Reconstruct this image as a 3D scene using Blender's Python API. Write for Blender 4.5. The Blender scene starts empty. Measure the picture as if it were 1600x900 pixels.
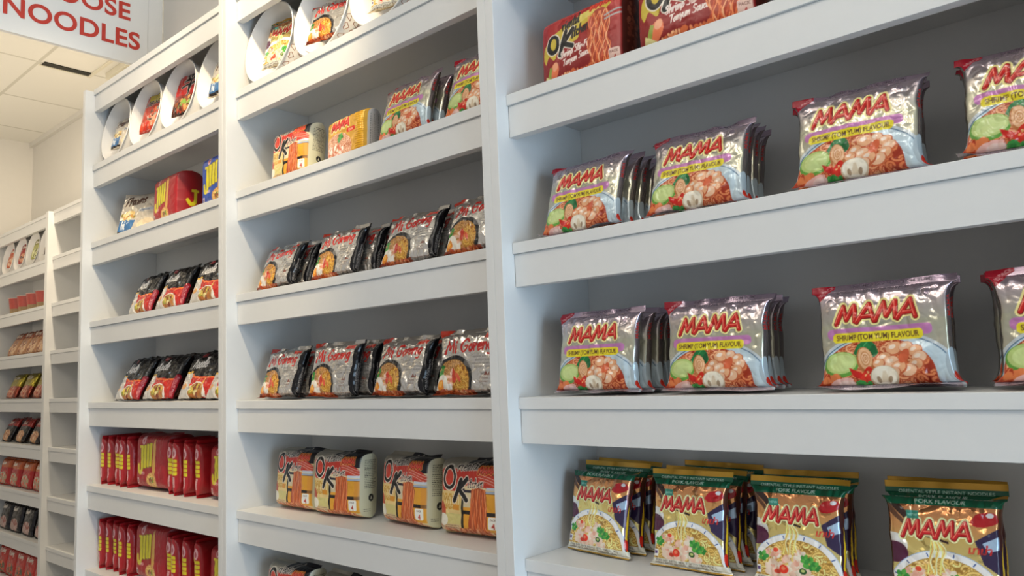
import bpy, math, random
import numpy as np
from mathutils import Matrix, Vector

scene = bpy.context.scene
COL = scene.collection
Z0 = 1.40            # height of the eye-level shelf board above the floor

# ------------------------------------------------------------------ camera
cam_data = bpy.data.cameras.new('camera')
cam_data.sensor_width = 36.0
cam_data.lens = 1208.3 / 1600 * 36.0
cam_data.clip_start = 0.02
cam = bpy.data.objects.new('camera', cam_data)
COL.objects.link(cam)
YAW, PITCH, ROLL = 0.719, 0.1079, -0.0405
_f = Vector((-math.sin(YAW) * math.cos(PITCH), math.cos(YAW) * math.cos(PITCH), math.sin(PITCH)))
_r0 = Vector((math.cos(YAW), math.sin(YAW), 0))
_u0 = _r0.cross(_f)
_r = math.cos(ROLL) * _r0 + math.sin(ROLL) * _u0
_u = -math.sin(ROLL) * _r0 + math.cos(ROLL) * _u0
M = Matrix((_r, _u, -_f)).transposed().to_4x4()
M.translation = Vector((0.8541, -0.9803, 0.0431 + Z0))
cam.matrix_world = M
scene.camera = cam
cam_data.dof.use_dof = False

# ------------------------------------------------------------------ world, lamps, exposure
world = bpy.data.worlds.new('room_light')
scene.world = world
world.use_nodes = True
bg = world.node_tree.nodes['Background']
bg.inputs['Color'].default_value = (1.0, 0.98, 0.96, 1)
bg.inputs['Strength'].default_value = 0.40
scene.view_settings.view_transform = 'Standard'
scene.view_settings.look = 'None'
scene.view_settings.gamma = 1.0
scene.view_settings.use_curve_mapping = False
scene.view_settings.exposure = 0.0

def area(name, loc, target, sx, sy, power, col, shape='RECTANGLE'):
    d = bpy.data.lights.new(name, 'AREA')
    d.shape = shape
    d.size = sx
    d.size_y = sy
    d.energy = power
    d.color = col
    o = bpy.data.objects.new(name, d)
    COL.objects.link(o)
    o.location = (loc[0], loc[1], loc[2] + Z0)
    v = Vector((target[0] - loc[0], target[1] - loc[1], target[2] - loc[2]))
    o.rotation_euler = v.to_track_quat('-Z', 'Y').to_euler()
    return o

WARM = (1.0, 0.84, 0.62)
NEUT = (1.0, 0.93, 0.84)
def spot(name, loc, target, power, col, angle, blend=0.6, size=0.05):
    d = bpy.data.lights.new(name, 'SPOT')
    d.energy = power
    d.color = col
    d.spot_size = math.radians(angle)
    d.spot_blend = blend
    d.shadow_soft_size = size
    o = bpy.data.objects.new(name, d)
    COL.objects.link(o)
    o.location = (loc[0], loc[1], loc[2] + Z0)
    v = Vector((target[0] - loc[0], target[1] - loc[1], target[2] - loc[2]))
    o.rotation_euler = v.to_track_quat('-Z', 'Y').to_euler()
    return o
spot('spot_middle_bay', (-0.28, -0.62, 1.66), (-0.95, 0.05, 0.72), 92.0, (1.0, 0.82, 0.55), 58, 0.6)
spot('spot_left_bay', (-1.10, -0.42, 1.66), (-1.88, 0.05, 0.25), 24.0, WARM, 62)
spot('spot_far_bay', (-2.70, 0.42, 1.52), (-3.88, 0.56, 0.6), 75.0, WARM, 100)
area('lamp_far_aisle', (-3.2, -0.9, 1.62), (-4.0, 0.6, 0.0), 0.5, 0.2, 4.0, WARM)
for lx, ly in ((0.2, -1.25), (1.1, -1.25), (0.65, -2.0), (1.6, -1.9), (-0.6, -1.9)):
    area('lamp_aisle', (lx, ly, 1.66), (lx - 0.2, 0.1, 0.1), 0.14, 0.14, 2.2, NEUT, 'DISK')
area('ceiling_fill_far', (-3.4, -0.7, 0.35), (-3.4, -0.5, 1.7), 2.4, 0.9, 21.0, WARM)  # unseen fill light, added to brighten the far ceiling
area('ceiling_fill_aisle', (0.3, -1.7, 1.05), (0.3, -1.7, 1.7), 2.6, 0.3, 30.0, NEUT)  # added upward fill: lifts the ceiling and its reflection in the packets
area('daylight_window', (2.9, -0.55, -0.30), (0.0, -0.1, -0.40), 1.5, 1.6, 62.0, (0.56, 0.79, 1.0))

# ------------------------------------------------------------------ materials
def new_mat(name):
    m = bpy.data.materials.new(name)
    m.use_nodes = True
    nt = m.node_tree
    return m, nt, nt.nodes['Principled BSDF']

def plain(name, col, rough=0.5, metal=0.0, noise=0.0, scale=40.0, bump=0.0, spec=0.5):
    m, nt, b = new_mat(name)
    b.inputs['Roughness'].default_value = rough
    b.inputs['Metallic'].default_value = metal
    b.inputs['Specular IOR Level'].default_value = spec
    tc = nt.nodes.new('ShaderNodeTexCoord')
    nz = nt.nodes.new('ShaderNodeTexNoise')
    nz.inputs['Scale'].default_value = scale
    nz.inputs['Detail'].default_value = 4
    nt.links.new(tc.outputs['Object'], nz.inputs['Vector'])
    mr = nt.nodes.new('ShaderNodeMapRange')
    mr.inputs['To Min'].default_value = 1 - noise
    mr.inputs['To Max'].default_value = 1 + noise
    nt.links.new(nz.outputs['Fac'], mr.inputs['Value'])
    mx = nt.nodes.new('ShaderNodeMix')
    mx.data_type = 'RGBA'
    mx.blend_type = 'MULTIPLY'
    mx.inputs['Factor'].default_value = 1
    mx.inputs['A'].default_value = (*col, 1)
    nt.links.new(mr.outputs['Result'], mx.inputs['B'])
    nt.links.new(mx.outputs['Result'], b.inputs['Base Color'])
    if bump:
        bp = nt.nodes.new('ShaderNodeBump')
        bp.inputs['Strength'].default_value = bump
        bp.inputs['Distance'].default_value = 0.002
        nt.links.new(nz.outputs['Fac'], bp.inputs['Height'])
        nt.links.new(bp.outputs['Normal'], b.inputs['Normal'])
    return m

LAMINATE = plain('white_laminate', (0.71, 0.71, 0.70), 0.42, noise=0.015, scale=60)
PAINT = plain('white_wall_paint', (0.66, 0.64, 0.60), 0.8, noise=0.02, scale=25, bump=0.1)
FLOOR = plain('grey_floor', (0.30, 0.29, 0.28), 0.4, noise=0.1, scale=6)
PAPER = plain('white_paper_board', (0.80, 0.78, 0.75), 0.5, noise=0.02, scale=80)
BROWN_INK = plain('brown_ink', (0.42, 0.17, 0.10), 0.7)
SIGN_WHITE = plain('sign_white', (0.84, 0.84, 0.83), 0.55, noise=0.01)
SIGN_RED = plain('sign_red', (0.58, 0.045, 0.028), 0.5)
CREAM = plain('cream_plastic', (0.72, 0.68, 0.56), 0.5)
DARK = plain('slot_shade', (0.03, 0.028, 0.02), 0.8)

def ceiling_mat():
    m, nt, b = new_mat('ceiling_tiles')
    b.inputs['Roughness'].default_value = 0.9
    tc = nt.nodes.new('ShaderNodeTexCoord')
    mp = nt.nodes.new('ShaderNodeMapping')
    mp.inputs['Location'].default_value = (3.48, -0.33, 0)
    nt.links.new(tc.outputs['Object'], mp.inputs['Vector'])
    br = nt.nodes.new('ShaderNodeTexBrick')
    br.offset = 0.0
    br.inputs['Scale'].default_value = 1.0
    br.inputs['Mortar Size'].default_value = 0.009
    br.inputs['Mortar Smooth'].default_value = 0.2
    br.inputs['Brick Width'].default_value = 0.61
    br.inputs['Row Height'].default_value = 0.61
    br.inputs['Color1'].default_value = (0.80, 0.78, 0.72, 1)
    br.inputs['Color2'].default_value = (0.78, 0.76, 0.70, 1)
    br.inputs['Mortar'].default_value = (0.60, 0.58, 0.51, 1)
    nt.links.new(mp.outputs['Vector'], br.inputs['Vector'])
    nt.links.new(br.outputs['Color'], b.inputs['Base Color'])
    return m
CEILING = ceiling_mat()

def film_mat(name, rough=0.24, rough_foil=0.22, coat=0.0):
    """printed film: ink colours from the mesh's colour attribute, its alpha says how much bare foil shows"""
    m, nt, b = new_mat(name)
    at = nt.nodes.new('ShaderNodeAttribute')
    at.attribute_name = 'print'
    nt.links.new(at.outputs['Color'], b.inputs['Base Color'])
    nt.links.new(at.outputs['Alpha'], b.inputs['Metallic'])
    b.inputs['Roughness'].default_value = rough
    tc = nt.nodes.new('ShaderNodeTexCoord')
    nz = nt.nodes.new('ShaderNodeTexNoise')
    nz.inputs['Scale'].default_value = 28
    nz.inputs['Detail'].default_value = 3
    nt.links.new(tc.outputs['Object'], nz.inputs['Vector'])
    bp = nt.nodes.new('ShaderNodeBump')
    bp.inputs['Strength'].default_value = 0.08
    bp.inputs['Distance'].default_value = 0.003
    nt.links.new(nz.outputs['Fac'], bp.inputs['Height'])
    nt.links.new(bp.outputs['Normal'], b.inputs['Normal'])
    if coat:
        b.inputs['Coat Weight'].default_value = coat
        b.inputs['Coat Roughness'].default_value = 0.15
    return m
FILM = film_mat('printed_foil_film', 0.19)
MATTE_FILM = film_mat('printed_plastic_film', 0.34)

# ------------------------------------------------------------------ object helpers
def link(o, parent=None):
    COL.objects.link(o)
    if parent is not None:
        o.parent = parent
    return o

def tag(o, label, cat, group=None):
    o['label'] = label
    o['category'] = cat
    if group:
        o['group'] = group
    return o

def thing(name, label, cat, loc, rot=(0, 0, 0), group=None):
    o = bpy.data.objects.new(name, None)
    o.empty_display_size = 0.03
    COL.objects.link(o)
    o.location = loc
    o.rotation_euler = rot
    return tag(o, label, cat, group)

class MB:
    """collects boxes, lathes and strips into one mesh"""
    def __init__(self):
        self.v, self.f = [], []
    def box(self, x0, x1, y0, y1, z0, z1):
        n = len(self.v)
        self.v += [(x, y, z) for z in (z0, z1) for y in (y0, y1) for x in (x0, x1)]
        self.f += [tuple(n + i for i in q) for q in ((0, 2, 3, 1), (4, 5, 7, 6), (0, 1, 5, 4), (2, 6, 7, 3), (0, 4, 6, 2), (1, 3, 7, 5))]
        return self
    def tube(self, p, q, r, n=12):
        p, q = Vector(p), Vector(q)
        d = (q - p).normalized()
        a = d.orthogonal().normalized()
        b = d.cross(a)
        k = len(self.v)
        for c in (p, q):
            for i in range(n):
                t = 2 * math.pi * i / n
                self.v.append(tuple(c + a * (r * math.cos(t)) + b * (r * math.sin(t))))
        for i in range(n):
            j = (i + 1) % n
            self.f.append((k + i, k + j, k + n + j, k + n + i))
        self.f.append(tuple(k + i for i in range(n))[::-1])
        self.f.append(tuple(k + n + i for i in range(n)))
        return self
    def lathe(self, prof, n=64, closed=False):
        """prof: (radius, height) list revolved about local Z"""
        k = len(self.v)
        m = len(prof)
        for r, z in prof:
            for i in range(n):
                t = 2 * math.pi * i / n
                self.v.append((r * math.cos(t), r * math.sin(t), z))
        rng = range(m if closed else m - 1)
        for a in rng:
            b = (a + 1) % m
            for i in range(n):
                j = (i + 1) % n
                self.f.append((k + a * n + i, k + a * n + j, k + b * n + j, k + b * n + i))
        return self
    def build(self, name, mat, parent=None, loc=None, bevel=0.0, smooth=False):
        me = bpy.data.meshes.new(name)
        me.from_pydata(self.v, [], self.f)
        me.validate()
        me.update()
        me.materials.append(mat)
        if smooth:
            me.polygons.foreach_set('use_smooth', [True] * len(me.polygons))
        o = bpy.data.objects.new(name, me)
        link(o, parent)
        if loc:
            o.location = loc
        if bevel:
            md = o.modifiers.new('bevel', 'BEVEL')
            md.width = bevel
            md.segments = 2
            md.limit_method = 'ANGLE'
        return o

# ------------------------------------------------------------------ the room
H_CEIL = 1.735 + Z0
X_END = -5.004
def struct(name, mb, mat):
    o = mb.build(name, mat)
    o['kind'] = 'structure'
    return o
struct('floor', MB().box(X_END - 0.1, 3.2, -3.4, 0.9, -0.1, 0.0), FLOOR)
struct('ceiling', MB().box(X_END - 0.1, 3.2, -3.4, 0.9, H_CEIL, H_CEIL + 0.1), CEILING)
struct('wall_back', MB().box(-1.845, 3.2, 0.235, 0.335, 0, H_CEIL), PAINT)
struct('wall_recess', MB().box(X_END, -1.745, 0.770, 0.87, 0, H_CEIL), PAINT)
struct('wall_return', MB().box(-1.845, -1.745, 0.335, 0.770, 0, H_CEIL), PAINT)
struct('wall_end', MB().box(X_END - 0.1, X_END, -3.4, 0.87, 0, H_CEIL), PAINT)
struct('trim_1', MB().box(X_END, -1.845, 0.745, 0.770, H_CEIL - 0.03, H_CEIL), PAINT)

# ------------------------------------------------------------------ shelving
TB, HF, PITCHZ, DEPTH, PT = 0.0192, 0.0563, 0.2605, 0.215, 0.0188
def tier(i):
    return Z0 + (4 - i) * PITCHZ
def shelving(label, xl, xr, y0):
    root = thing('shelving_unit', label, 'shelves', ((xl + xr) / 2, y0, 0), group=None)
    cx = (xl + xr) / 2
    w = (xr - xl) / 2
    top = tier(0) - 0.006
    for s in (-1, 1):
        a, b = (s * w, s * w + s * PT)
        MB().box(min(a, b), max(a, b), -0.026, DEPTH + 0.006, 0, top).build('side_panel', LAMINATE, root, bevel=0.0008)
    MB().box(-w + 0.0004, w - 0.0004, DEPTH, DEPTH + 0.006, 0.0, top - 0.001).build('back_panel', LAMINATE, root)
    for i in range(0, 10):
        z = tier(i)
        if z < 0.06:
            continue
        sh = MB().box(-w + 0.0004, w - 0.0004, 0, DEPTH - 0.0004, -TB, 0).build('shelf', LAMINATE, root, (0, 0, z), bevel=0.0007)
        MB().box(-w + 0.0012, w - 0.0012, 0.0042, 0.0222, -TB - HF, -TB - 0.0003).build('fascia', LAMINATE, sh, bevel=0.0007)
    return root
XA0, XA1 = 0.0, 0.876
XB0, XB1 = -0.9117, -0.0378
XC0, XC1 = -1.8371, -0.9495
YD = 0.535
XD0, XD1 = -3.850, -2.975
XE0, XE1 = -4.86, -3.888
shelving('white shelving unit at the right holding silver, gold and red noodle packets', XA0, XA1, 0)
shelving('white shelving unit in the middle with open paper tubs on its top shelf', XB0, XB1, 0)
shelving('white shelving unit below the hanging sign with red packets on its low shelves', XC0, XC1, 0)
shelving('empty white shelving unit set back in the recess', XD0, XD1, YD)
shelving('white shelving unit at the far left end, in the recess, stocked with packets', XE0, XE1, YD)

# ------------------------------------------------------------------ printing: artwork is drawn as ink on the film, in centimetres
def rgb(h):
    h = h.lstrip('#')
    return np.array([int(h[i:i + 2], 16) / 255 for i in (0, 2, 4)])

def vnoise(x, y, seed=0):
    xi, yi = np.floor(x).astype(np.int64), np.floor(y).astype(np.int64)
    fx, fy = x - xi, y - yi
    fx, fy = fx * fx * (3 - 2 * fx), fy * fy * (3 - 2 * fy)
    def h(a, b):
        n = (a * 374761393 + b * 668265263 + seed * 974634777) & 0xffffffff
        n = ((n ^ (n >> 13)) * 1274126177) & 0xffffffff
        n = n ^ (n >> 16)
        return (n & 0xffff) / 65535.0
    a, b, c, d = h(xi, yi), h(xi + 1, yi), h(xi, yi + 1), h(xi + 1, yi + 1)
    return (a * (1 - fx) + b * fx) * (1 - fy) + (c * (1 - fx) + d * fx) * fy

def fbm(x, y, seed=0, n=3):
    s, a = 0, 0.5
    for i in range(n):
        s = s + a * vnoise(x * 2 ** i, y * 2 ** i, seed + i * 17)
        a *= 0.5
    return s / (1 - 0.5 ** n)

_text_cache = {}
def text_tris(s, bold):
    key = (s, bold)
    if key not in _text_cache:
        cu = bpy.data.curves.new('lettering_source', 'FONT')
        cu.body = s
        cu.size = 1.0
        cu.offset = bold
        cu.resolution_u = 3
        cu.fill_mode = 'BOTH'
        o = bpy.data.objects.new('lettering_source', cu)
        COL.objects.link(o)
        dg = bpy.context.evaluated_depsgraph_get()
        ev = o.evaluated_get(dg)
        me = ev.to_mesh()
        me.calc_loop_triangles()
        co = np.zeros(len(me.vertices) * 3)
        me.vertices.foreach_get('co', co)
        co = co.reshape(-1, 3)[:, :2]
        t = np.zeros(len(me.loop_triangles) * 3, np.int32)
        me.loop_triangles.foreach_get('vertices', t)
        tris = co[t.reshape(-1, 3)]
        ev.to_mesh_clear()
        bpy.data.objects.remove(o)
        bpy.data.curves.remove(cu)
        _text_cache[key] = tris
    return _text_cache[key]

def smooth(pts, n=6):
    P = [np.array(p, float) for p in pts]
    if len(P) < 3:
        return P
    P = [2 * P[0] - P[1]] + P + [2 * P[-1] - P[-2]]
    out = []
    for i in range(1, len(P) - 2):
        for k in range(n):
            t = k / n
            out.append(0.5 * (2 * P[i] + (P[i + 1] - P[i - 1]) * t + (2 * P[i - 1] - 5 * P[i] + 4 * P[i + 1] - P[i + 2]) * t * t
                              + (3 * P[i] - P[i - 1] - 3 * P[i + 1] + P[i + 2]) * t ** 3))
    out.append(P[-2])
    return out

# a brush alphabet: strokes per letter, then its advance
BRUSH = {
 'M': ([[(0, 0), (.16, .98)], [(.16, .98), (.36, .3)], [(.36, .3), (.66, 1.02)], [(.66, 1.02), (.72, 0)]], .86),
 'i': ([[(.06, .55), (.1, 0), (.18, .05)], [(.11, .84), (.14, .9)]], .27),
 'G': ([[(.62, .86), (.42, 1.0), (.12, .72), (.06, .3), (.28, 0), (.56, .2), (.6, .46), (.36, .42)]], .76),
 'o': ([[(.2, .52), (.04, .25), (.16, .0), (.34, .2), (.22, .53), (.3, .5)]], .42),
 'r': ([[(.03, .55), (.06, 0)], [(.05, .3), (.2, .56), (.32, .5)]], .36),
 'e': ([[(.05, .25), (.32, .35), (.22, .56), (.04, .3), (.14, 0), (.36, .12)]], .42),
 'n': ([[(.03, .55), (.06, 0)], [(.05, .34), (.22, .56), (.32, .36), (.34, 0)]], .44),
 'g': ([[(.34, .5), (.12, .54), (.05, .22), (.2, .05), (.35, .4), (.3, -.3), (.05, -.32)]], .46),
 'O': ([[(.4, 1), (.1, .7), (.06, .25), (.32, 0), (.62, .3), (.62, .75), (.38, 1)]], .78),
 'K': ([[(.1, 1), (.02, 0)], [(.62, 1), (.12, .45), (.36, .42), (.7, -.02)]], .74),
 't': ([[(.18, .95), (.1, .1), (.26, .05)], [(0, .62), (.32, .64)]], .32),
 'a': ([[(.32, .48), (.12, .52), (.04, .2), (.16, .02), (.32, .3), (.34, .5), (.36, .02)]], .44),
 'l': ([[(.12, 1), (.04, .1), (.16, .02)]], .2),
 'c': ([[(.32, .46), (.16, .54), (.04, .25), (.16, 0), (.34, .12)]], .38),
 'h': ([[(.1, 1), (.03, 0)], [(.06, .34), (.24, .54), (.32, .34), (.34, 0)]], .44),
 'd': ([[(.32, .42), (.14, .52), (.04, .2), (.18, 0), (.34, .24)], [(.42, 1), (.36, .05)]], .48),
 'u': ([[(.03, .54), (.06, .08), (.24, .02), (.34, .5)], [(.35, .54), (.38, 0)]], .46),
 'N': ([[(.02, 0), (.14, 1), (.5, 0), (.62, 1)]], .72),
 's': ([[(.3, .48), (.12, .54), (.08, .36), (.28, .2), (.2, 0), (.02, .06)]], .36),
 'm': ([[(.03, .55), (.05, 0)], [(.05, .34), (.18, .55), (.24, 0)], [(.24, .34), (.4, .55), (.46, 0)]], .56),
 'v': ([[(.02, .54), (.15, 0), (.34, .56)]], .4),
 'y': ([[(.03, .54), (.16, .12)], [(.36, .54), (.08, -.34)]], .4),
 'p': ([[(.08, .54), (.0, -.34)], [(.06, .36), (.24, .54), (.34, .28), (.2, .02), (.06, .12)]], .44),
 'S': ([[(.48, .9), (.24, 1), (.1, .74), (.4, .42), (.3, .02), (.0, .1)]], .56),
 'T': ([[(0, .95), (.6, 1)], [(.32, .96), (.22, 0)]], .56),
 'k': ([[(.1, 1), (.02, 0)], [(.32, .54), (.08, .26), (.34, 0)]], .4),
 'q': ([[(.32, .48), (.12, .52), (.05, .2), (.18, .04), (.32, .4), (.3, -.34)]], .44),
 'F': ([[(.12, 1), (.04, 0)], [(.1, .98), (.56, 1)], [(.08, .52), (.42, .54)]], .5),
 'w': ([[(.02, .54), (.12, 0), (.24, .4), (.34, 0), (.46, .56)]], .52),
 'P': ([[(.12, 1), (.02, 0)], [(.08, .95), (.46, .98), (.5, .7), (.12, .46)]], .5),
 'R': ([[(.12, 1), (.02, 0)], [(.08, .95), (.46, .98), (.5, .7), (.12, .46), (.56, 0)]], .6),
 ' ': ([], .3), '-': ([[(.04, .3), (.26, .3)]], .34),
}

class Art:
    """ink on a flat sheet: x from -S to W+S, y from 0 to H, in centimetres"""
    def __init__(self, W, H, S, res, col, foil=0.0):
        self.W, self.H, self.S, self.res = W, H, S, res
        self.gain = 1.0      # how bright these inks are
        nx, ny = int((W + 2 * S) * res), int(H * res)
        self.px = np.zeros((ny, nx, 4))
        self.px[..., :3] = rgb(col)
        self.px[..., 3] = foil
        self.x = (np.arange(nx) + 0.5) / res - S
        self.y = (np.arange(ny) + 0.5) / res
    def win(self, x0, x1, y0, y1):
        a, b = np.searchsorted(self.x, (x0, x1))
        c, d = np.searchsorted(self.y, (y0, y1))
        if a >= b or c >= d:
            return None
        sl = (slice(c, d), slice(a, b))
        X, Y = np.meshgrid(self.x[a:b], self.y[c:d])
        return sl, X, Y
    def put(self, sl, m, col, foil=0.0, alpha=1.0):
        m = (np.clip(m, 0, 1) * alpha)[..., None]
        c = np.empty((1, 1, 4)) if not isinstance(col, np.ndarray) or col.ndim == 1 else None
        if c is not None:
            c[..., :3] = rgb(col) if isinstance(col, str) else col
            c[..., 3] = foil
        else:
            c = np.concatenate([col, np.full(col.shape[:2] + (1,), foil)], 2)
        p = self.px[sl]
        self.px[sl] = p * (1 - m) + c * m
    def rect(self, x0, y0, x1, y1, col, foil=0.0, r=0.0, alpha=1.0):
        w = self.win(x0, x1, y0, y1)
        if w is None:
            return
        sl, X, Y = w
        if r:
            dx = np.maximum(np.maximum(x0 + r - X, X - x1 + r), 0)
            dy = np.maximum(np.maximum(y0 + r - Y, Y - y1 + r), 0)
            m = (r - np.hypot(dx, dy)) * self.res + 0.5
        else:
            m = np.ones_like(X)
        self.put(sl, m, col, foil, alpha)
    def grad(self, y0, y1, c0, c1, f0=0, f1=0, x0=-99, x1=99):
        w = self.win(x0, x1, y0, y1)
        if w is None:
            return
        sl, X, Y = w
        t = ((Y - y0) / (y1 - y0))[..., None]
        self.px[sl][..., :3] = rgb(c0) * (1 - t) + rgb(c1) * t
        self.px[sl][..., 3] = (f0 * (1 - t) + f1 * t)[..., 0]
    def ell_mask(self, cx, cy, rx, ry, rot=0.0):
        R = max(rx, ry) + 0.1
        w = self.win(cx - R, cx + R, cy - R, cy + R)
        if w is None:
            return None
        sl, X, Y = w
        c, s = math.cos(rot), math.sin(rot)
        u, v = (X - cx) * c + (Y - cy) * s, -(X - cx) * s + (Y - cy) * c
        q = np.sqrt((u / rx) ** 2 + (v / ry) ** 2)
        return sl, X, Y, (1 - q) * min(rx, ry) * self.res + 0.5
    def ell(self, cx, cy, rx, ry, col, rot=0.0, foil=0.0, alpha=1.0):
        w = self.ell_mask(cx, cy, rx, ry, rot)
        if w:
            self.put(w[0], w[3], col, foil, alpha)
    def poly(self, pts, col, foil=0.0, alpha=1.0):
        P = np.array(pts, float)
        w = self.win(P[:, 0].min(), P[:, 0].max(), P[:, 1].min(), P[:, 1].max())
        if w is None:
            return
        sl, X, Y = w
        ins = np.zeros(X.shape, bool)
        for (x0, y0), (x1, y1) in zip(P, np.roll(P, -1, 0)):
            if y0 == y1:
                continue
            ins ^= ((y0 > Y) != (y1 > Y)) & (X < (x1 - x0) * (Y - y0) / (y1 - y0) + x0)
        self.put(sl, ins.astype(float), col, foil, alpha)
    def stroke(self, pts, w, col, foil=0.0, w1=None, alpha=1.0):
        P = np.array(pts, float)
        w1 = w if w1 is None else w1
        W = max(w, w1)
        wi = self.win(P[:, 0].min() - W, P[:, 0].max() + W, P[:, 1].min() - W, P[:, 1].max() + W)
        if wi is None:
            return
        sl, X, Y = wi
        best = np.full(X.shape, -9.0)
        n = len(P) - 1
        for i in range(n):
            a, b = P[i], P[i + 1]
            d = b - a
            L = d @ d + 1e-9
            t = np.clip(((X - a[0]) * d[0] + (Y - a[1]) * d[1]) / L, 0, 1)
            r = (w + (w1 - w) * (i + t) / n) / 2
            best = np.maximum(best, r - np.hypot(X - a[0] - t * d[0], Y - a[1] - t * d[1]))
        self.put(sl, best * self.res + 0.5, col, foil, alpha)
    def text(self, s, x, y, size, col, bold=0.0, shear=0.0, xs=1.0, rot=0.0, align='l', width=None, foil=0.0, alpha=1.0):
        T = text_tris(s, bold)
        if not len(T):
            return
        T = T.copy()
        lo, hi = T[..., 0].min(), T[..., 0].max()
        if width:
            xs = width / ((hi - lo) * size)
        T[..., 0] -= {'l': lo, 'c': (lo + hi) / 2, 'r': hi}[align]
        T[..., 0] += T[..., 1] * shear
        T[..., 0] *= size * xs
        T[..., 1] *= size
        c, sn = math.cos(rot), math.sin(rot)
        T = np.stack([x + T[..., 0] * c - T[..., 1] * sn, y + T[..., 0] * sn + T[..., 1] * c], -1)
        w = self.win(T[..., 0].min(), T[..., 0].max(), T[..., 1].min(), T[..., 1].max())
        if w is None:
            return
        sl, X, Y = w
        m = np.zeros(X.shape)
        xs_, ys_ = X[0], Y[:, 0]
        h = 0.35 / self.res
        for t in T:
            a, b = np.searchsorted(xs_, (t[:, 0].min() - h, t[:, 0].max() + h))
            c2, d2 = np.searchsorted(ys_, (t[:, 1].min() - h, t[:, 1].max() + h))
            if a >= b or c2 >= d2:
                continue
            x_, y_ = xs_[None, a:b], ys_[c2:d2, None]
            ar = (t[1, 0] - t[0, 0]) * (t[2, 1] - t[0, 1]) - (t[1, 1] - t[0, 1]) * (t[2, 0] - t[0, 0])
            if abs(ar) < 1e-12:
                continue
            sg = 1 if ar > 0 else -1
            q = None
            for i in range(3):
                p0, p1 = t[i], t[(i + 1) % 3]
                e = ((p1[0] - p0[0]) * (y_ - p0[1]) - (p1[1] - p0[1]) * (x_ - p0[0])) * sg / (math.hypot(*(p1 - p0)) + 1e-9)
                q = e if q is None else np.minimum(q, e)
            m[c2:d2, a:b] = np.maximum(m[c2:d2, a:b], np.clip(q * self.res + 0.5, 0, 1))
        self.put(sl, m, col, foil, alpha)
    def brush(self, s, x, y, size, w, col, shear=0.15, rise=0.0, xs=1.0, foil=0.0):
        cx = 0
        for ch in s:
            st, adv = BRUSH[ch]
            for pl in st:
                q = [(x + (cx + px + py * shear) * size * xs, y + py * size + rise * (cx + px) * size) for px, py in smooth(pl)]
                self.stroke(q, w * 1.15, col, foil, w1=w * 0.7)
            cx += adv
    def logo(self, x, y, w, h, rise=0.0, glow='#f3e39a', edge='#7a1206', fill='#c3150f', shine='#ef7a62', k=1.0):
        """the four-letter word MAMA in slanted round strokes"""
        pls = []
        for o, l in ((0, 'M'), (1.02, 'A'), (1.92, 'M'), (2.94, 'A')):
            if l == 'M':
                pls.append([(o, 0), (o + .3, 1), (o + .48, .2), (o + .84, 1), (o + .92, .06)])
            else:
                pls.append([(o, 0), (o + .5, 1), (o + .82, 0)])
                pls.append([(o + .26, .3), (o + .7, .3)])
        def T(p, dx=0, dy=0):
            return [(x + (a + b * .12) / 3.88 * w + dx, y + b * h + a / 3.88 * rise + dy) for a, b in p]
        for width, c, dx, dy in ((.62 * h * k, glow, 0, 0), (.36 * h * k, edge, .02, -.03), (.25 * h * k, fill, 0, 0)):
            for p in pls:
                self.stroke(T(p, dx, dy), width, c)
        for p in pls:
            self.stroke(T(p, -.05 * h, .05 * h), .055 * h, shine)
    def noodles(self, cx, cy, rx, ry, dark, mid, light, seed=1, n=None, w=.24, rot=0.0):
        """a tangle of short curled strands inside an oval"""
        wi = self.ell_mask(cx, cy, rx, ry, rot)
        if not wi:
            return
        sl, X, Y, m = wi
        whole = self.px.copy()
        before = whole[sl]
        self.px[sl][..., :3] = rgb(dark)
        self.px[sl][..., 3] = 0
        g = random.Random(seed)
        n = n or int(rx * ry * 15)
        cm, cl, cd = rgb(mid), rgb(light), rgb(dark)
        for i in range(n):
            q, a = math.sqrt(g.random()), g.uniform(0, 6.28)
            x, y = cx + rx * q * math.cos(a), cy + ry * q * math.sin(a)
            h, k = g.uniform(0, 6.28), g.choice((-1, 1)) * g.uniform(.2, .75)
            pts = []
            for s in range(7):
                pts.append((x, y))
                x += .3 * math.cos(h)
                y += .26 * math.sin(h)
                h += k
                k += g.uniform(-.15, .15)
            t = g.random() ** .7 * (.5 + .5 * i / n)
            self.stroke(pts, w * 1.5, cd * .9 + cm * .1)
            self.stroke(pts, w, cm * (1 - t) + cl * t)
        mm = np.clip(m, 0, 1)[..., None]
        inked = self.px[sl].copy()
        self.px = whole
        self.px[sl] = before * (1 - mm) + inked * mm
    def blobs(self, cx, cy, rx, ry, n, r, cols, seed=0):
        g = random.Random(seed)
        for i in range(n):
            a, q = g.uniform(0, 6.28), math.sqrt(g.random())
            self.ell(cx + rx * q * math.cos(a), cy + ry * q * math.sin(a), r * g.uniform(.5, 1.2), r * g.uniform(.4, .9), g.choice(cols), g.uniform(0, 3))
    def lines(self, x0, x1, y0, y1, n, col, seed=0, w=0.09, vertical=False):
        """rows of small print"""
        g = random.Random(seed)
        for i in range(n):
            y = y1 - (y1 - y0) * (i + .5) / n
            x = x0
            end = x1 - (x1 - x0) * g.choice((0, 0, .05, .3))
            while x < end:
                l = g.uniform(.15, .55)
                if vertical:
                    self.rect(y - w / 2, x, y + w / 2, min(x + l, x1), col)
                else:
                    self.rect(x, y - w / 2, min(x + l, x1), y + w / 2, col)
                x += l + .14
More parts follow.
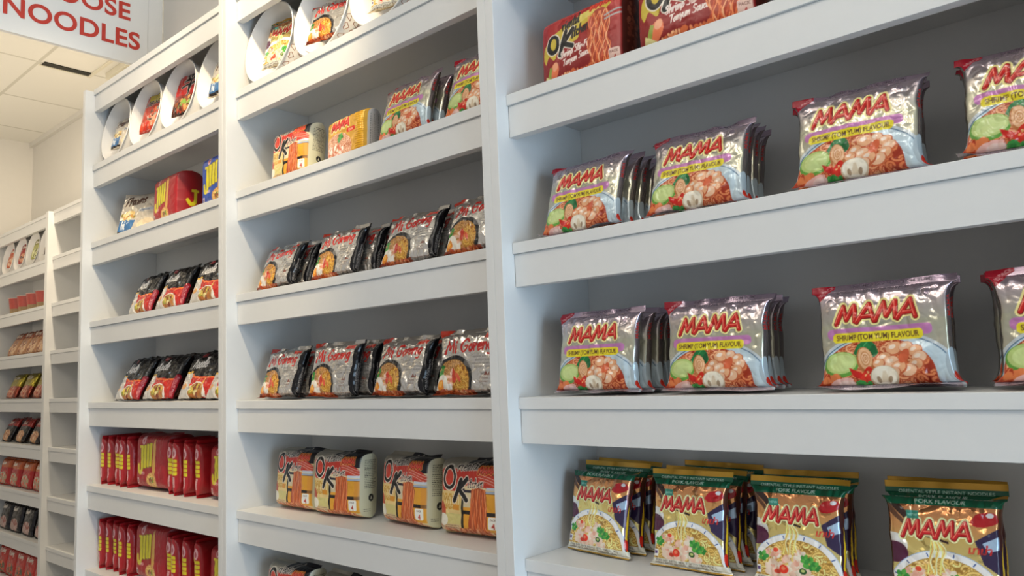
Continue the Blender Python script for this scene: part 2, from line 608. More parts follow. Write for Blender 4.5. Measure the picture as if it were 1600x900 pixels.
    def sample(self, x, y):
        i = np.clip(((x + self.S) * self.res - .5), 0, self.px.shape[1] - 1.001)
        j = np.clip((y * self.res - .5), 0, self.px.shape[0] - 1.001)
        a, b = np.floor(i).astype(int), np.floor(j).astype(int)
        fa, fb = (i - a)[..., None], (j - b)[..., None]
        P = self.px
        c = (P[b, a] * (1 - fa) + P[b, a + 1] * fa) * (1 - fb) + (P[b + 1, a] * (1 - fa) + P[b + 1, a + 1] * fa) * fb
        c = c.copy()
        s = np.clip(c[..., :3], 0, 1)
        c[..., :3] = np.where(s <= .04045, s / 12.92, ((s + .055) / 1.055) ** 2.4)
        c[..., :3] = np.minimum(c[..., :3] * self.gain, .86)
        return c

# ------------------------------------------------------------------ packets
def grid_mesh(name, V, F, C, mat):
    me = bpy.data.meshes.new(name)
    me.vertices.add(len(V))
    me.vertices.foreach_set('co', V.astype(np.float32).ravel())
    me.loops.add(F.size)
    me.polygons.add(len(F))
    me.polygons.foreach_set('loop_start', np.arange(0, F.size, 4, dtype=np.int32))
    me.loops.foreach_set('vertex_index', F.astype(np.int32).ravel())
    me.update(calc_edges=True)
    me.polygons.foreach_set('use_smooth', np.ones(len(F), bool))
    at = me.color_attributes.new('print', 'FLOAT_COLOR', 'POINT')
    at.data.foreach_set('color', C.astype(np.float32).ravel())
    me.materials.append(mat)
    me.validate()
    return me

class Packet:
    """a sealed bag: pouch + top and bottom crimped seals, each its own mesh; copies share the meshes"""
    def __init__(self, name, art, T, seal_top=0.9, seal_bot=0.8, res=10, e=.55, prof=(4, .5), bulge=(5, .6), ear=.5, crink=1.0,
                 back='#bdb8b0', back_foil=0.0, mat=None, fold_top=.35, fold_bot=-1.0, seeds=(1,), pleat=1.0):
        self.name = name
        self.H = art.H
        self.T = T
        self.vars = []
        self.parts = ('pouch', 'top_seal', 'bottom_seal')
        mat = mat or FILM
        W, H, S = art.W, art.H, art.S
        for seed in seeds:
            hb = H - seal_top - seal_bot
            nv = max(12, int(hb * res))
            nf = max(12, int(W * res))
            ns = max(3, int(S * res))
            nb = max(8, nf // 6)
            v = np.linspace(0, 1, nv)
            pr = np.maximum((1 - np.abs(2 * v - 1) ** prof[0]), 0) ** prof[1]
            pr = .035 + .965 * pr
            tv = T * pr
            wv = W + (T * (1 - pr)) * ear - T * .12
            # columns: front left->right, right side, back right->left, left side
            uf = np.linspace(0, 1, nf)
            ub = np.linspace(1, 0, nb)
            us = np.linspace(0, 1, ns + 2)[1:-1]
            def bul(u):
                return (1 - np.abs(2 * u - 1) ** bulge[0]) ** bulge[1] * (1 - e) + e
            cx = np.concatenate([uf - .5, np.full(ns, .5), ub - .5, np.full(ns, -.5)])
            cy = np.concatenate([-bul(uf), -e + 2 * e * us, bul(ub), e - 2 * e * us]) * .5
            cout = np.concatenate([np.zeros(nf), np.sin(us * math.pi), np.zeros(nb), np.sin(us * math.pi)])
            sgn = np.sign(cx)
            U, V_ = np.meshgrid(np.arange(len(cx)), v)
            X = cx[None] * wv[:, None] + (sgn * cout)[None] * (tv[:, None] * .10)
            Y = cy[None] * tv[:, None]
            Z = np.repeat((seal_bot + v * hb)[:, None], len(cx), 1)
            # artwork coordinates
            ax = np.concatenate([uf * W, W + us * S, ub * W, -us[::-1] * S])
            AX = np.repeat(ax[None], nv, 0)
            front = np.zeros(len(cx), bool); front[:nf] = True
            back_c = np.zeros(len(cx), bool); back_c[nf + ns:nf + ns + nb] = True
            C = art.sample(AX, Z)
            bc = rgb(back)
            bc = np.where(bc <= .04045, bc / 12.92, ((bc + .055) / 1.055) ** 2.4)
            C[:, back_c, :3] = bc
            C[:, back_c, 3] = back_foil
            # creases and dents
            endd = np.exp(-np.minimum(v, 1 - v) * hb / 1.5)[:, None]
            nx1 = vnoise(X * 1.15 + seed * 7.3, Z * .22 + seed, seed)
            pl = (np.abs(2 * nx1 - 1) - .5) * endd * .50 * pleat
            q = fbm(X * .42 + seed * 3.1 + Z * .12, Z * .38 - X * .1 + seed * 5.7, seed + 3, 2)
            dent = (np.abs(2 * q - 1) - .35) * .38
            fine = (np.abs(2 * fbm(X * .9 + Z * .5 + seed, Z * .8 - X * .35, seed + 9, 2) - 1) - .3) * .11
            big = (vnoise(X * .16 + seed, Z * .16, seed + 5) - .5) * .3
            d = (pl + dent + fine) * crink * np.minimum(1, pr[:, None] * 3)
            side = np.concatenate([np.full(nf, -1.0), np.zeros(ns), np.full(nb, 1.0), np.zeros(ns)])
            edge = np.concatenate([np.minimum(1, np.minimum(uf, 1 - uf) * 14), np.zeros(ns), np.minimum(1, np.minimum(ub, 1 - ub) * 14), np.zeros(ns)])
            Y = Y + side[None] * edge[None] * d + big * crink * pr[:, None]
            ca = (fbm(Z * .55 + sgn[None] * 11, Z * 0 + seed, seed + 21, 2) - .5) * .3 * crink
            X = X + sgn[None] * ca * np.abs(cx[None] * 2) ** 6 * (1 + .0 * X)
            # shear the top a touch so no two bags are square
            P = np.stack([X, Y, Z], -1) / 100.0
            n = len(cx)
            I = np.arange(nv - 1)[:, None] * n
            J = np.arange(n)[None]
            J2 = (J + 1) % n
            F = np.stack([I + J, I + J2, I + n + J2, I + n + J], -1).reshape(-1, 4)
            meshes = [grid_mesh(name + '_pouch', P.reshape(-1, 3), F, C.reshape(-1, 4), mat)]
            # seals
            for top in (True, False):
                hs = seal_top if top else seal_bot
                row = nv - 1 if top else 0
                nr = max(4, int(hs * res * 1.3))
                t = np.linspace(0, 1, nr)
                fx = np.linspace(-.5, .5, nf)
                wS = wv[row] * (1 + 0.0 * t)
                ft = fold_top[seed % len(fold_top)] if isinstance(fold_top, tuple) else fold_top
                ang = (ft if top else fold_bot) * (0.6 + .8 * vnoise(fx * 4 + seed, fx * 0 + (3 if top else 8), seed))
                run = hs * t[:, None] * np.cos(ang)[None] * (1 if top else -1)
                out = -hs * t[:, None] * np.sin(ang)[None] * -1
                if not top:
                    run = run * .9
                base = seal_bot + (hb if top else 0)
                Zs = base + run
                midY = (big[row, :nf])[None] * crink * pr[row]
                wav = (vnoise(fx * W * .6 + seed * 2, fx * 0, seed + 13) - .5)[None] * .75 * crink * t[:, None]
                zig = np.sin(np.arange(nr) * 2.4)[:, None] * .016
                Yf = out + midY + wav + zig - .02
                Yb = out + midY + wav + zig + .02
                Xs = fx[None] * wS[:, None]
                AXs = np.repeat(((fx + .5) * W)[None], nr, 0)
                AYs = np.repeat((H - hs + hs * t if top else hs - hs * t)[:, None], nf, 1)
                Cs = art.sample(AXs, AYs)
                Pf = np.stack([Xs, Yf, Zs], -1)
                Pb = np.stack([Xs, Yb, Zs], -1)
                Vs = np.concatenate([Pf.reshape(-1, 3), Pb.reshape(-1, 3)]) / 100
                Cb = Cs.copy()
                Cc = np.concatenate([Cs.reshape(-1, 4), Cb.reshape(-1, 4)])
                a = (np.arange(nr - 1)[:, None] * nf + np.arange(nf - 1)[None]).ravel()
                q1 = np.stack([a, a + 1, a + nf + 1, a + nf], -1)
                N = nr * nf
                q2 = np.stack([a + N, a + nf + N, a + nf + 1 + N, a + 1 + N], -1)
                i = np.arange(nf - 1)
                e1 = np.stack([i, i + N, i + 1 + N, i + 1], -1)
                k = (nr - 1) * nf + i
                e2 = np.stack([k, k + 1, k + 1 + N, k + N], -1)
                r = np.arange(nr - 1) * nf
                e3 = np.stack([r, r + nf, r + nf + N, r + N], -1)
                r2 = r + nf - 1
                e4 = np.stack([r2, r2 + N, r2 + nf + N, r2 + nf], -1)
                Fs = np.concatenate([q1, q2, e1, e2, e3, e4])
                if not top:
                    Fs = Fs[:, ::-1]
                meshes.append(grid_mesh(name + ('_top_seal' if top else '_bottom_seal'), Vs, Fs, Cc, mat))
            self.vars.append(meshes)
        self.protos = {}
    def place(self, label, cat, group, loc, lean=0.0, yaw=0.0, roll=0.0, var=0, scale=1.0):
        """loc = middle of the bag's foot"""
        root = bpy.data.objects.new(self.name, None)
        root.empty_display_size = 0.02
        COL.objects.link(root)
        root.location = (loc[0], loc[1], loc[2])
        root.rotation_euler = (Matrix.Rotation(yaw, 3, 'Z') @ Matrix.Rotation(-lean, 3, 'X') @ Matrix.Rotation(roll, 3, 'Y')).to_euler()
        root.scale = (scale,) * 3
        tag(root, label, cat, group)
        k = var % len(self.vars)
        if k not in self.protos:
            self.protos[k] = [bpy.data.objects.new(n, me) for n, me in zip(self.parts, self.vars[k])]
            src = self.protos[k]
        else:
            src = [o.copy() for o in self.protos[k]]
        for o in src:
            COL.objects.link(o)
            o.parent = root
        return root

# ------------------------------------------------------------------ artwork
def side_text(a, txt, col, x, y, h, size):
    """words running up the side of a bag"""
    a.text(txt, x, y, size, col, bold=.02, rot=math.pi / 2, width=h)

def art_tomyum():
    W, H, S = 14.2, 13.4, 1.9
    a = Art(W, H, S, 26, '#a9a79c', .75)
    a.grad(8.2, 13.4, '#bdb9a8', '#c6afc4', .65, .8)
    a.grad(0, 8.2, '#c0baae', '#bab7a0', .4, .6)
    # bowl
    a.ell(7.1, 2.5, 7.7, 4.55, '#c4ccd0', foil=.15)
    a.ell(7.1, 2.5, 7.35, 4.2, '#4d6b86', foil=.0)
    a.ell(7.1, 2.5, 7.22, 4.08, '#bfd0d8', foil=.1)
    a.ell(6.3, 2.3, 6.25, 3.95, '#a63a1c')
    a.noodles(6.3, 2.3, 6.15, 3.85, '#9c2f14', '#cf6634', '#efb384', 3)
    # leaf
    a.poly(smooth([(3.7, 4.6), (4.3, 5.6), (5.3, 6.1), (6.2, 5.6), (6.5, 4.5), (5.7, 3.9), (4.4, 3.8), (3.7, 4.6)]), '#17753a')
    a.stroke([(4.0, 4.3), (5.4, 5.9)], .12, '#3d9a55')
    a.poly(smooth([(4.9, 4.1), (6.1, 5.5), (6.4, 4.6), (5.7, 3.9), (4.9, 4.1)]), '#0f5f30')
    # lime, lemongrass
    a.ell(2.2, 3.3, 2.05, 1.55, '#5f9a3a', .1)
    a.ell(2.2, 3.5, 1.85, 1.3, '#b4c878', .1)
    a.ell(2.3, 3.5, 1.5, 1.0, '#c6d68e', .1)
    a.ell(5.0, 3.7, .95, 1.6, '#b5703c', .15)
    a.ell(5.05, 3.9, .8, 1.3, '#e2b083', .15)
    for r in (.55, .33, .14):
        a.ell(5.05, 3.9, r, r * 1.6, '#c98a58', .15)
        a.ell(5.05, 3.9, r - .1, (r - .1) * 1.6, '#e9c09a', .15)
    # shrimps
    for i, (x, y, r) in enumerate(((8.4, 4.9, 1.0), (9.7, 5.0, .8), (10.7, 4.5, .85), (11.1, 3.7, .9), (10.6, 2.9, .9), (9.8, 2.3, .95), (7.2, 3.8, .9), (8.0, 3.3, .95), (8.7, 2.7, .95), (8.1, 2.1, .8), (6.6, 3.2, .7))):
        a.ell(x, y, r, r * .8, '#c4623a', .4)
        a.ell(x - .06, y + .07, r * .9, r * .68, ('#e4a87c', '#e9bb98')[i % 2], .4)
        a.ell(x - .2, y + .22, r * .4, r * .25, '#f3d8c4', .4)
    a.ell(9.4, 4.0, .5, .9, '#d2613a', -.6)
    # chillies, mushroom, shallots
    a.poly(smooth([(3.1, 2.9), (3.6, 1.9), (4.6, 1.5), (5.4, 1.6), (4.6, 2.2), (3.1, 2.9)]), '#c21a10')
    a.poly(smooth([(4.4, 1.4), (4.9, 2.6), (5.6, 2.9), (5.9, 1.9), (5.2, 1.2), (4.4, 1.4)]), '#d02a18')
    a.blobs(5.2, 2.1, .35, .4, 8, .12, ['#f3d9a0', '#f0b070'], 4)
    a.ell(7.0, 1.75, 1.55, 1.25, '#c9b79c')
    a.ell(7.0, 1.85, 1.4, 1.1, '#f1e7d5')
    a.poly([(6.6, 1.1), (6.9, 2.4), (7.2, 2.4), (7.5, 1.1)], '#d9c8ad')
    a.ell(6.4, 1.4, .22, .4, '#a08a70', .3)
    a.ell(7.6, 1.4, .22, .4, '#a08a70', -.3)
    a.blobs(1.0, 1.3, 1.1, .7, 22, .5, ['#c8481f', '#dd7a44', '#b23a1a'], 5)
    a.ell(2.5, 1.25, 1.2, .45, '#e9b7ae', .15)
    a.ell(3.1, 1.05, .9, .35, '#f2d0c8', -.1)
    a.blobs(4.6, .95, 1.0, .22, 12, .28, ['#2f8f3d', '#54ad4b'], 8)
    a.rect(-S, 0, W + S, .85, '#b7abb3', .55)
    a.text('NETTO INHALT / NETTO INHOUD / POIDS NET  90 g', .9, .3, .62, '#2b2630', .01, width=9.6)
    # bands and lettering
    a.rect(.8, 6.35, 12.7, 7.65, '#bb78ae', .1, r=.55)
    a.rect(1.4, 5.9, 11.7, 7.1, '#e3d126', 0, r=.5)
    a.text('SHRIMP (TOM YUM) FLAVOUR', 6.55, 6.2, .92, '#43201a', .02, width=9.4, align='c')
    a.logo(1.9, 8.25, 9.4, 2.1, rise=.25, k=.82)
    a.ell(12.2, 11.2, .32, .32, '#4a4048')
    a.ell(12.2, 11.2, .24, .24, '#aa98a6', foil=.6)
    a.text('R', 12.2, 11.07, .36, '#4a4048', .01, align='c')
    a.text('ORIENTAL STYLE INSTANT NOODLES', 2.5, 12.05, .62, '#3a3036', .012, width=9.5)
    a.text('SHRIMP FLAVOUR (TOM YUM)', 4.0, 12.85, .55, '#3a3036', .012, width=8)
    a.lines(3.2, 12, 11.55, 11.85, 1, '#776a72', 3, .07)
    a.poly([(0, 11.2), (0, 13.4), (2.4, 13.4), (2.4, 12.9)], '#a3172a')
    a.text('90g PACK', .45, 11.75, .55, '#f0d9d4', .01, rot=.62)
    # sides
    a.grad(0, 13.4, '#8d8a7c', '#a392a0', .75, .8, x0=W)
    a.rect(W + .9, 0, W + S, 13.4, '#7f7468', .7)
    side_text(a, 'MAMA', '#b31c14', W + .75, 8.3, 2.6, .9)
    side_text(a, 'INSTANT NOODLES', '#54483f', W + 1.5, 3.2, 5, .5)
    a.ell(W + .3, 2.2, .9, 2.6, '#aebcc4', foil=.2)
    a.ell(W + .35, 1.2, .55, .9, '#b3281a')
    a.rect(-S, 0, 0, 13.4, '#9b948a', .75)
    a.gain = 1.0
    return a

def art_pork():
    W, H, S = 12.3, 15.2, 2.0
    a = Art(W, H, S, 26, '#b08a4c', .85)
    a.grad(0, 9, '#ead49a', '#dcb870', .6, .85)
    a.grad(9, 13, '#d8a468', '#bd8058', .85, .85)
    a.ell(.2, 7.6, 1.9, 1.6, '#d9d3cf', foil=.3)
    a.ell(.3, 6.8, 1.8, 1.3, '#4a1c36')
    a.poly([(0, 12.9), (1.4, 12.9), (3.4, 10.4), (2.9, 9.9)], '#33201a')
    a.poly([(0, 11.8), (0, 12.9), (2.2, 10.3), (1.9, 10.0)], '#5b3a26')
    a.poly([(9.8, 8.8), (12.3, 10.4), (12.3, 5.0), (10.6, 6.2)], '#2b2140')
    a.poly([(10.6, 8.6), (12.3, 9.5), (12.3, 8.0), (11.2, 7.6)], '#9fb8d8', .3)
    # bowl
    a.ell(6.0, 2.1, 6.6, 5.3, '#8fa6c4')
    a.ell(6.0, 2.1, 6.5, 5.2, '#e3e9f0')
    for t in (.5, .95, 1.35, 1.85, 2.3, 2.7):
        c, s = math.cos(t), math.sin(t)
        a.stroke([(6 + 6.3 * c, 2.1 + 5.0 * s), (6 + 5.9 * c, 2.1 + 4.65 * s)], .16, '#3a4f86')
    a.ell(6.0, 1.8, 5.95, 4.75, '#9a7a36')
    a.noodles(6.0, 1.8, 5.85, 4.65, '#8f6a2c', '#c79f4c', '#ecd894', 6)
    # lifted noodles
    for k in range(9):
        x = 4.3 + k * .24
        a.stroke(smooth([(x + .25 * math.sin(k), 4.6), (x + .2 * math.cos(k * 2), 6.0), (x * .5 + 2.6 + .1 * k, 7.4), (4.9 + .1 * k, 8.6)]), .17, ('#e8d07a', '#c9a24e', '#f3e3a4')[k % 3])
    a.poly([(4.2, 8.9), (6.9, 8.2), (6.9, 8.5), (4.3, 9.2)], '#2b1a14')
    # minced pork, chilli, coriander
    a.blobs(5.2, 2.3, 3.4, 1.6, 90, .55, ['#dcb09c', '#e8c6b6', '#cf9a86', '#e3bba8'], 11)
    a.blobs(2.6, 4.4, 1.2, .7, 18, .4, ['#dcb09c', '#e8c6b6', '#cf9a86'], 12)
    a.blobs(6.6, 4.5, 1.6, .6, 14, .35, ['#dcb09c', '#e8c6b6'], 13)
    a.ell(4.3, 2.5, .62, .6, '#c8301c')
    a.ell(4.25, 2.6, .3, .25, '#e8724e')
    a.ell(3.4, 2.1, .5, .3, '#b8341f')
    a.ell(3.2, 5.0, .4, .3, '#c8452a')
    for x, y, r in ((1.2, 4.0, .8), (8.0, 3.6, 1.0), (7.4, 4.1, .7), (8.9, 3.3, .7)):
        for k in range(5):
            a.ell(x + r * .6 * math.cos(k * 1.3), y + r * .5 * math.sin(k * 1.3), r * .5, r * .38, ('#2f7d33', '#4b9a3e')[k % 2], k)
    a.ell(7.0, 2.5, .5, .42, '#254d24')
    a.ell(7.0, 2.55, .26, .2, '#a9b46a')
    a.rect(-S, .1, W + S, 1.35, '#d7d2c6', .1)
    a.text('POIDS NET  NETTO INHALT  NETTO INHOUD  90 g', .5, .92, .42, '#2a2622', .01, width=10.2)
    a.text('WEIGHT NETTO  NETTOVIKT  NETTOGEWICHT  60g', .5, .5, .42, '#2a2622', .01, width=9.4)
    a.rect(-S, 0, W + S, .28, '#b08a3a', .6)
    a.rect(.1, 1.6, .9, 2.7, '#e8e4e0', r=.1)
    a.rect(.25, 2.0, .75, 2.5, '#503a70')
    # lettering
    a.logo(1.5, 8.8, 8.0, 2.0, rise=.1, k=.78, glow='#f2e2a0', edge='#6d0d10', fill='#b3161c')
    a.text('มาม่า', 9.0, 7.35, 1.25, '#b5231c', .035, shear=.2, width=2.5)
    a.rect(2.2, 11.05, 3.6, 12.0, '#2f7d6a')
    a.text('NEW', 2.35, 11.3, .5, '#b9dccf', .01)
    a.poly(smooth([(9.4, 11.0), (10.2, 12.0), (11.9, 12.2), (12.3, 11.2), (11.3, 10.6), (10.0, 10.5), (9.4, 11.0)]), '#a8141c')
    a.ell(11.5, 11.9, .4, .3, '#e8ded8')
    a.rect(-S, 12.75, W + S, 14.35, '#0f5438')
    a.text('ORIENTAL STYLE INSTANT NOODLES', 1.4, 13.65, .62, '#e8ecd8', .015, width=9.6)
    a.text('PORK FLAVOUR', 3.4, 12.98, .66, '#e8ecd8', .015, width=5.4)
    a.rect(-S, 14.35, W + S, 15.2, '#b98a2c', .35)
    # right side: dark film with a yellow flash
    a.rect(W, 1.3, W + S, 12.75, '#3a2436', .35)
    a.grad(8, 12.75, '#4a2a30', '#7c5038', .5, .7, x0=W)
    a.poly([(W + .3, 1.3), (W + .8, 1.3), (W + 1.0, 6), (W + .7, 9), (W + .45, 6)], '#d8ae26')
    a.ell(W + .5, 2.3, .5, .9, '#c22a1c')
    a.poly([(W + 1.0, 9.2), (W + 1.9, 10.6), (W + 1.9, 11.4), (W + 1.0, 10.2)], '#a8141c')
    side_text(a, 'PORK FLAVOUR', '#cfc9c0', W + 1.6, 3.6, 4.6, .5)
    a.rect(-S, 1.3, 0, 12.75, '#6b4a30', .6)
    a.gain = 1.35
    return a

def art_goreng():
    W, H, S = 15.2, 12.8, 1.9
    a = Art(W, H, S, 21, '#d2cdc6', .85)
    a.grad(0, 12.8, '#d6d1ca', '#cbc5bd', .7, .85)
    a.poly([(0, 11.0), (0, 12.8), (3.2, 12.8), (2.6, 12.1), (1.4, 11.6)], '#b0301c')
    a.ell(4.3, 3.0, 4.9, 4.6, '#1c1a1a')
    a.ell(4.0, 2.8, 4.45, 4.1, '#6b4a20')
    a.noodles(4.0, 2.8, 4.35, 4.0, '#7a4a1c', '#b98040', '#dcb070', 9)
    a.noodles(6.1, 2.9, 2.2, 3.0, '#9a5f18', '#cf9230', '#e8be5c', 12)
    for k in range(6):
        a.stroke([(7.0, 6.6 - k * .16), (9.0, 6.0 - k * .2)], .09, '#8e8a86')
    a.blobs(3.6, 3.2, 1.3, 1.5, 16, .6, ['#e6b9a0', '#d98a6a', '#f0d0bc'], 3)
    a.poly(smooth([(4.2, 5.4), (3.9, 4.0), (4.4, 2.6), (5.2, 2.8), (4.9, 4.2), (4.2, 5.4)]), '#c23a22')
    a.poly(smooth([(4.9, 4.6), (5.4, 3.3), (6.2, 2.6), (6.0, 3.6), (4.9, 4.6)]), '#d4553a')
    a.blobs(1.0, 4.6, .9, 1.1, 12, .5, ['#3f9a36', '#66b84a', '#2f7d2c'], 6)
    a.ell(1.4, 2.3, 1.7, 1.75, '#e9e2d4')
    a.ell(1.1, 2.1, .85, 1.0, '#e58a26')
    a.ell(1.0, 2.3, .5, .55, '#f3b04a')
    a.rect(-S, 0, W + S, 1.25, '#8a3a20', .2)
    a.blobs(4.5, .85, 4.2, .35, 46, .4, ['#c4602e', '#d88048', '#a8441e', '#e0a070'], 8)
    a.rect(9.4, 0, W, 1.2, '#8f8a86', .7)
    a.rect(3.0, 1.25, 4.2, 2.3, '#efe9e0', r=.15)
    a.brush('Mi Goreng', 1.7, 8.0, 2.3, .46, '#b3231c', shear=.1, rise=.05, xs=1.2)
    a.logo(11.2, 10.6, 2.6, .75, rise=.15, glow='#d8a088', k=.8)
    for i, l in enumerate(('ORIENTAL STYLE INSTANT', 'NOODLES WITH SEASONING', 'NOUILLES INSTANTANEES', 'INSTANT NUDELN')):
        a.text(l, 14.6, 7.0 - i * .62, .5, '#4c4846', .005, align='r', width=5.6 - .6 * (i % 2))
    a.text('Original', 11.0, 3.1, .62, '#6b5048', .01)
    a.text('Indonesian', 10.8, 2.5, .5, '#6b5048', .005)
    a.poly([(12.0, 3.9), (12.4, 4.6), (12.8, 3.9), (13.2, 4.4), (13.3, 3.7), (11.8, 3.7)], '#7a4a40')
    a.poly([(W - .9, 0), (W - 1.1, 3), (W - .5, 7), (W - .9, 10), (W - .3, 12.8), (W + S, 12.8), (W + S, 0)], '#121115', .25)
    a.rect(-S, 0, 0, 12.8, '#121115', .25)
    a.lines(1.6, 7.6, W + .35, W + 1.6, 6, '#a9a6a6', 5, .09, vertical=True)
    a.gain = 0.98
    return a

def art_redbox():
    W, H, S = 17.6, 13.2, 5.5
    a = Art(W, H, S, 20, '#9c1c1a', .1)
    a.grad(0, 13.2, '#7c1614', '#b02420', .05, .1)
    a.lines(.6, 10.5, 11.4, 12.6, 4, '#d68a80', 5, .1)
    a.poly(smooth([(.6, 5.4), (1.0, 7.6), (3.2, 9.2), (7.0, 10.2), (15.4, 11.0), (14.6, 10.0), (9.4, 8.6), (8.6, 6.8), (4.6, 6.4), (3.4, 4.6), (2.0, 5.6), (1.2, 4.4), (.6, 5.4)]), '#c9b03a')
    a.poly(smooth([(5.0, 9.8), (9.5, 10.9), (14.0, 11.3), (13.4, 10.6), (9.0, 9.4)]), '#d8c460')
    a.ell(3.1, 7.4, 1.7, 1.95, '#e8dccb')
    a.ell(3.1, 7.4, 1.5, 1.75, '#17120f')
    a.ell(3.2, 7.5, .72, 1.05, '#c9b03a')
    for w, c in ((1.2, '#e8dccb'), (.85, '#17120f')):
        a.stroke([(6.0, 9.0), (4.6, 5.2)], w, c)
        a.stroke([(7.6, 9.0), (5.4, 7.0), (7.5, 6.0)], w, c)
    a.brush('riental', 5.2, 9.3, 1.6, .32, '#241a16', rise=.12)
    a.brush('itchen', 7.3, 7.4, 1.7, .34, '#241a16', rise=.12)
    a.logo(11.6, 10.9, 4.4, 1.1, rise=.35, glow='#e06a3a', fill='#d42a16')
    a.brush('Shrimp Stir-Fried', 4.6, 4.4, 1.15, .24, '#ead9d0', rise=.1)
    a.brush('Tomyum Sauce', 5.2, 3.0, 1.1, .22, '#ead9d0', rise=.1)
    # noodle pull
    a.poly(smooth([(11.4, 9.6), (10.8, 6.0), (11.4, 2.6), (10.8, 1.0), (15.6, 1.0), (15.0, 4.0), (15.4, 7.4), (14.8, 10.2), (13.0, 10.6), (11.4, 9.6)]), '#a8381a')
    for k in range(19):
        x = 11.3 + k * .22
        g = random.Random(k)
        a.stroke(smooth([(x + g.uniform(-.3, .3) + .35 * math.sin(i * 1.9 + k), 1.0 + i * 1.5) for i in range(7)]), .2, ('#e88a54', '#d86a38', '#f0a878', '#c8522a')[k % 4])
    a.blobs(8.0, 1.0, 5.5, .7, 60, .42, ['#e08a58', '#d26a3a', '#f0b080'], 5)
    a.stroke([(14.6, 9.0), (17.6, 9.6)], .3, '#a9a09c')
    a.stroke([(14.6, 8.4), (17.6, 8.8)], .3, '#a9a09c')
    a.ell(3.2, 2.6, 1.0, 1.5, '#e0744a', -.4)
    a.ell(3.5, 3.4, .6, .8, '#f0a27c', -.4)
    a.poly([(1.4, 1.4), (2.2, 3.6), (2.8, 3.4), (2.2, 1.2)], '#8f9a3c')
    a.poly([(1.0, 1.2), (1.2, 2.2), (3.0, 1.2), (2.8, .8)], '#d8cf90')
    a.rect(15.2, .8, 17.3, 3.0, '#d9b8ac', r=.3)
    a.text('PACK', 16.25, 2.2, .62, '#5a2a20', .015, align='c')
    a.text('4', 16.25, 1.0, 1.2, '#a8201a', .03, align='c')
    a.grad(0, 13.2, '#3a1812', '#4a241c', .1, .1, x0=W)
    a.blobs(W + 2.4, 6.5, 1.5, 5.5, 60, .5, ['#5e3024', '#2c120e', '#6e4030'], 9)
    a.gain = 1.05
    return a

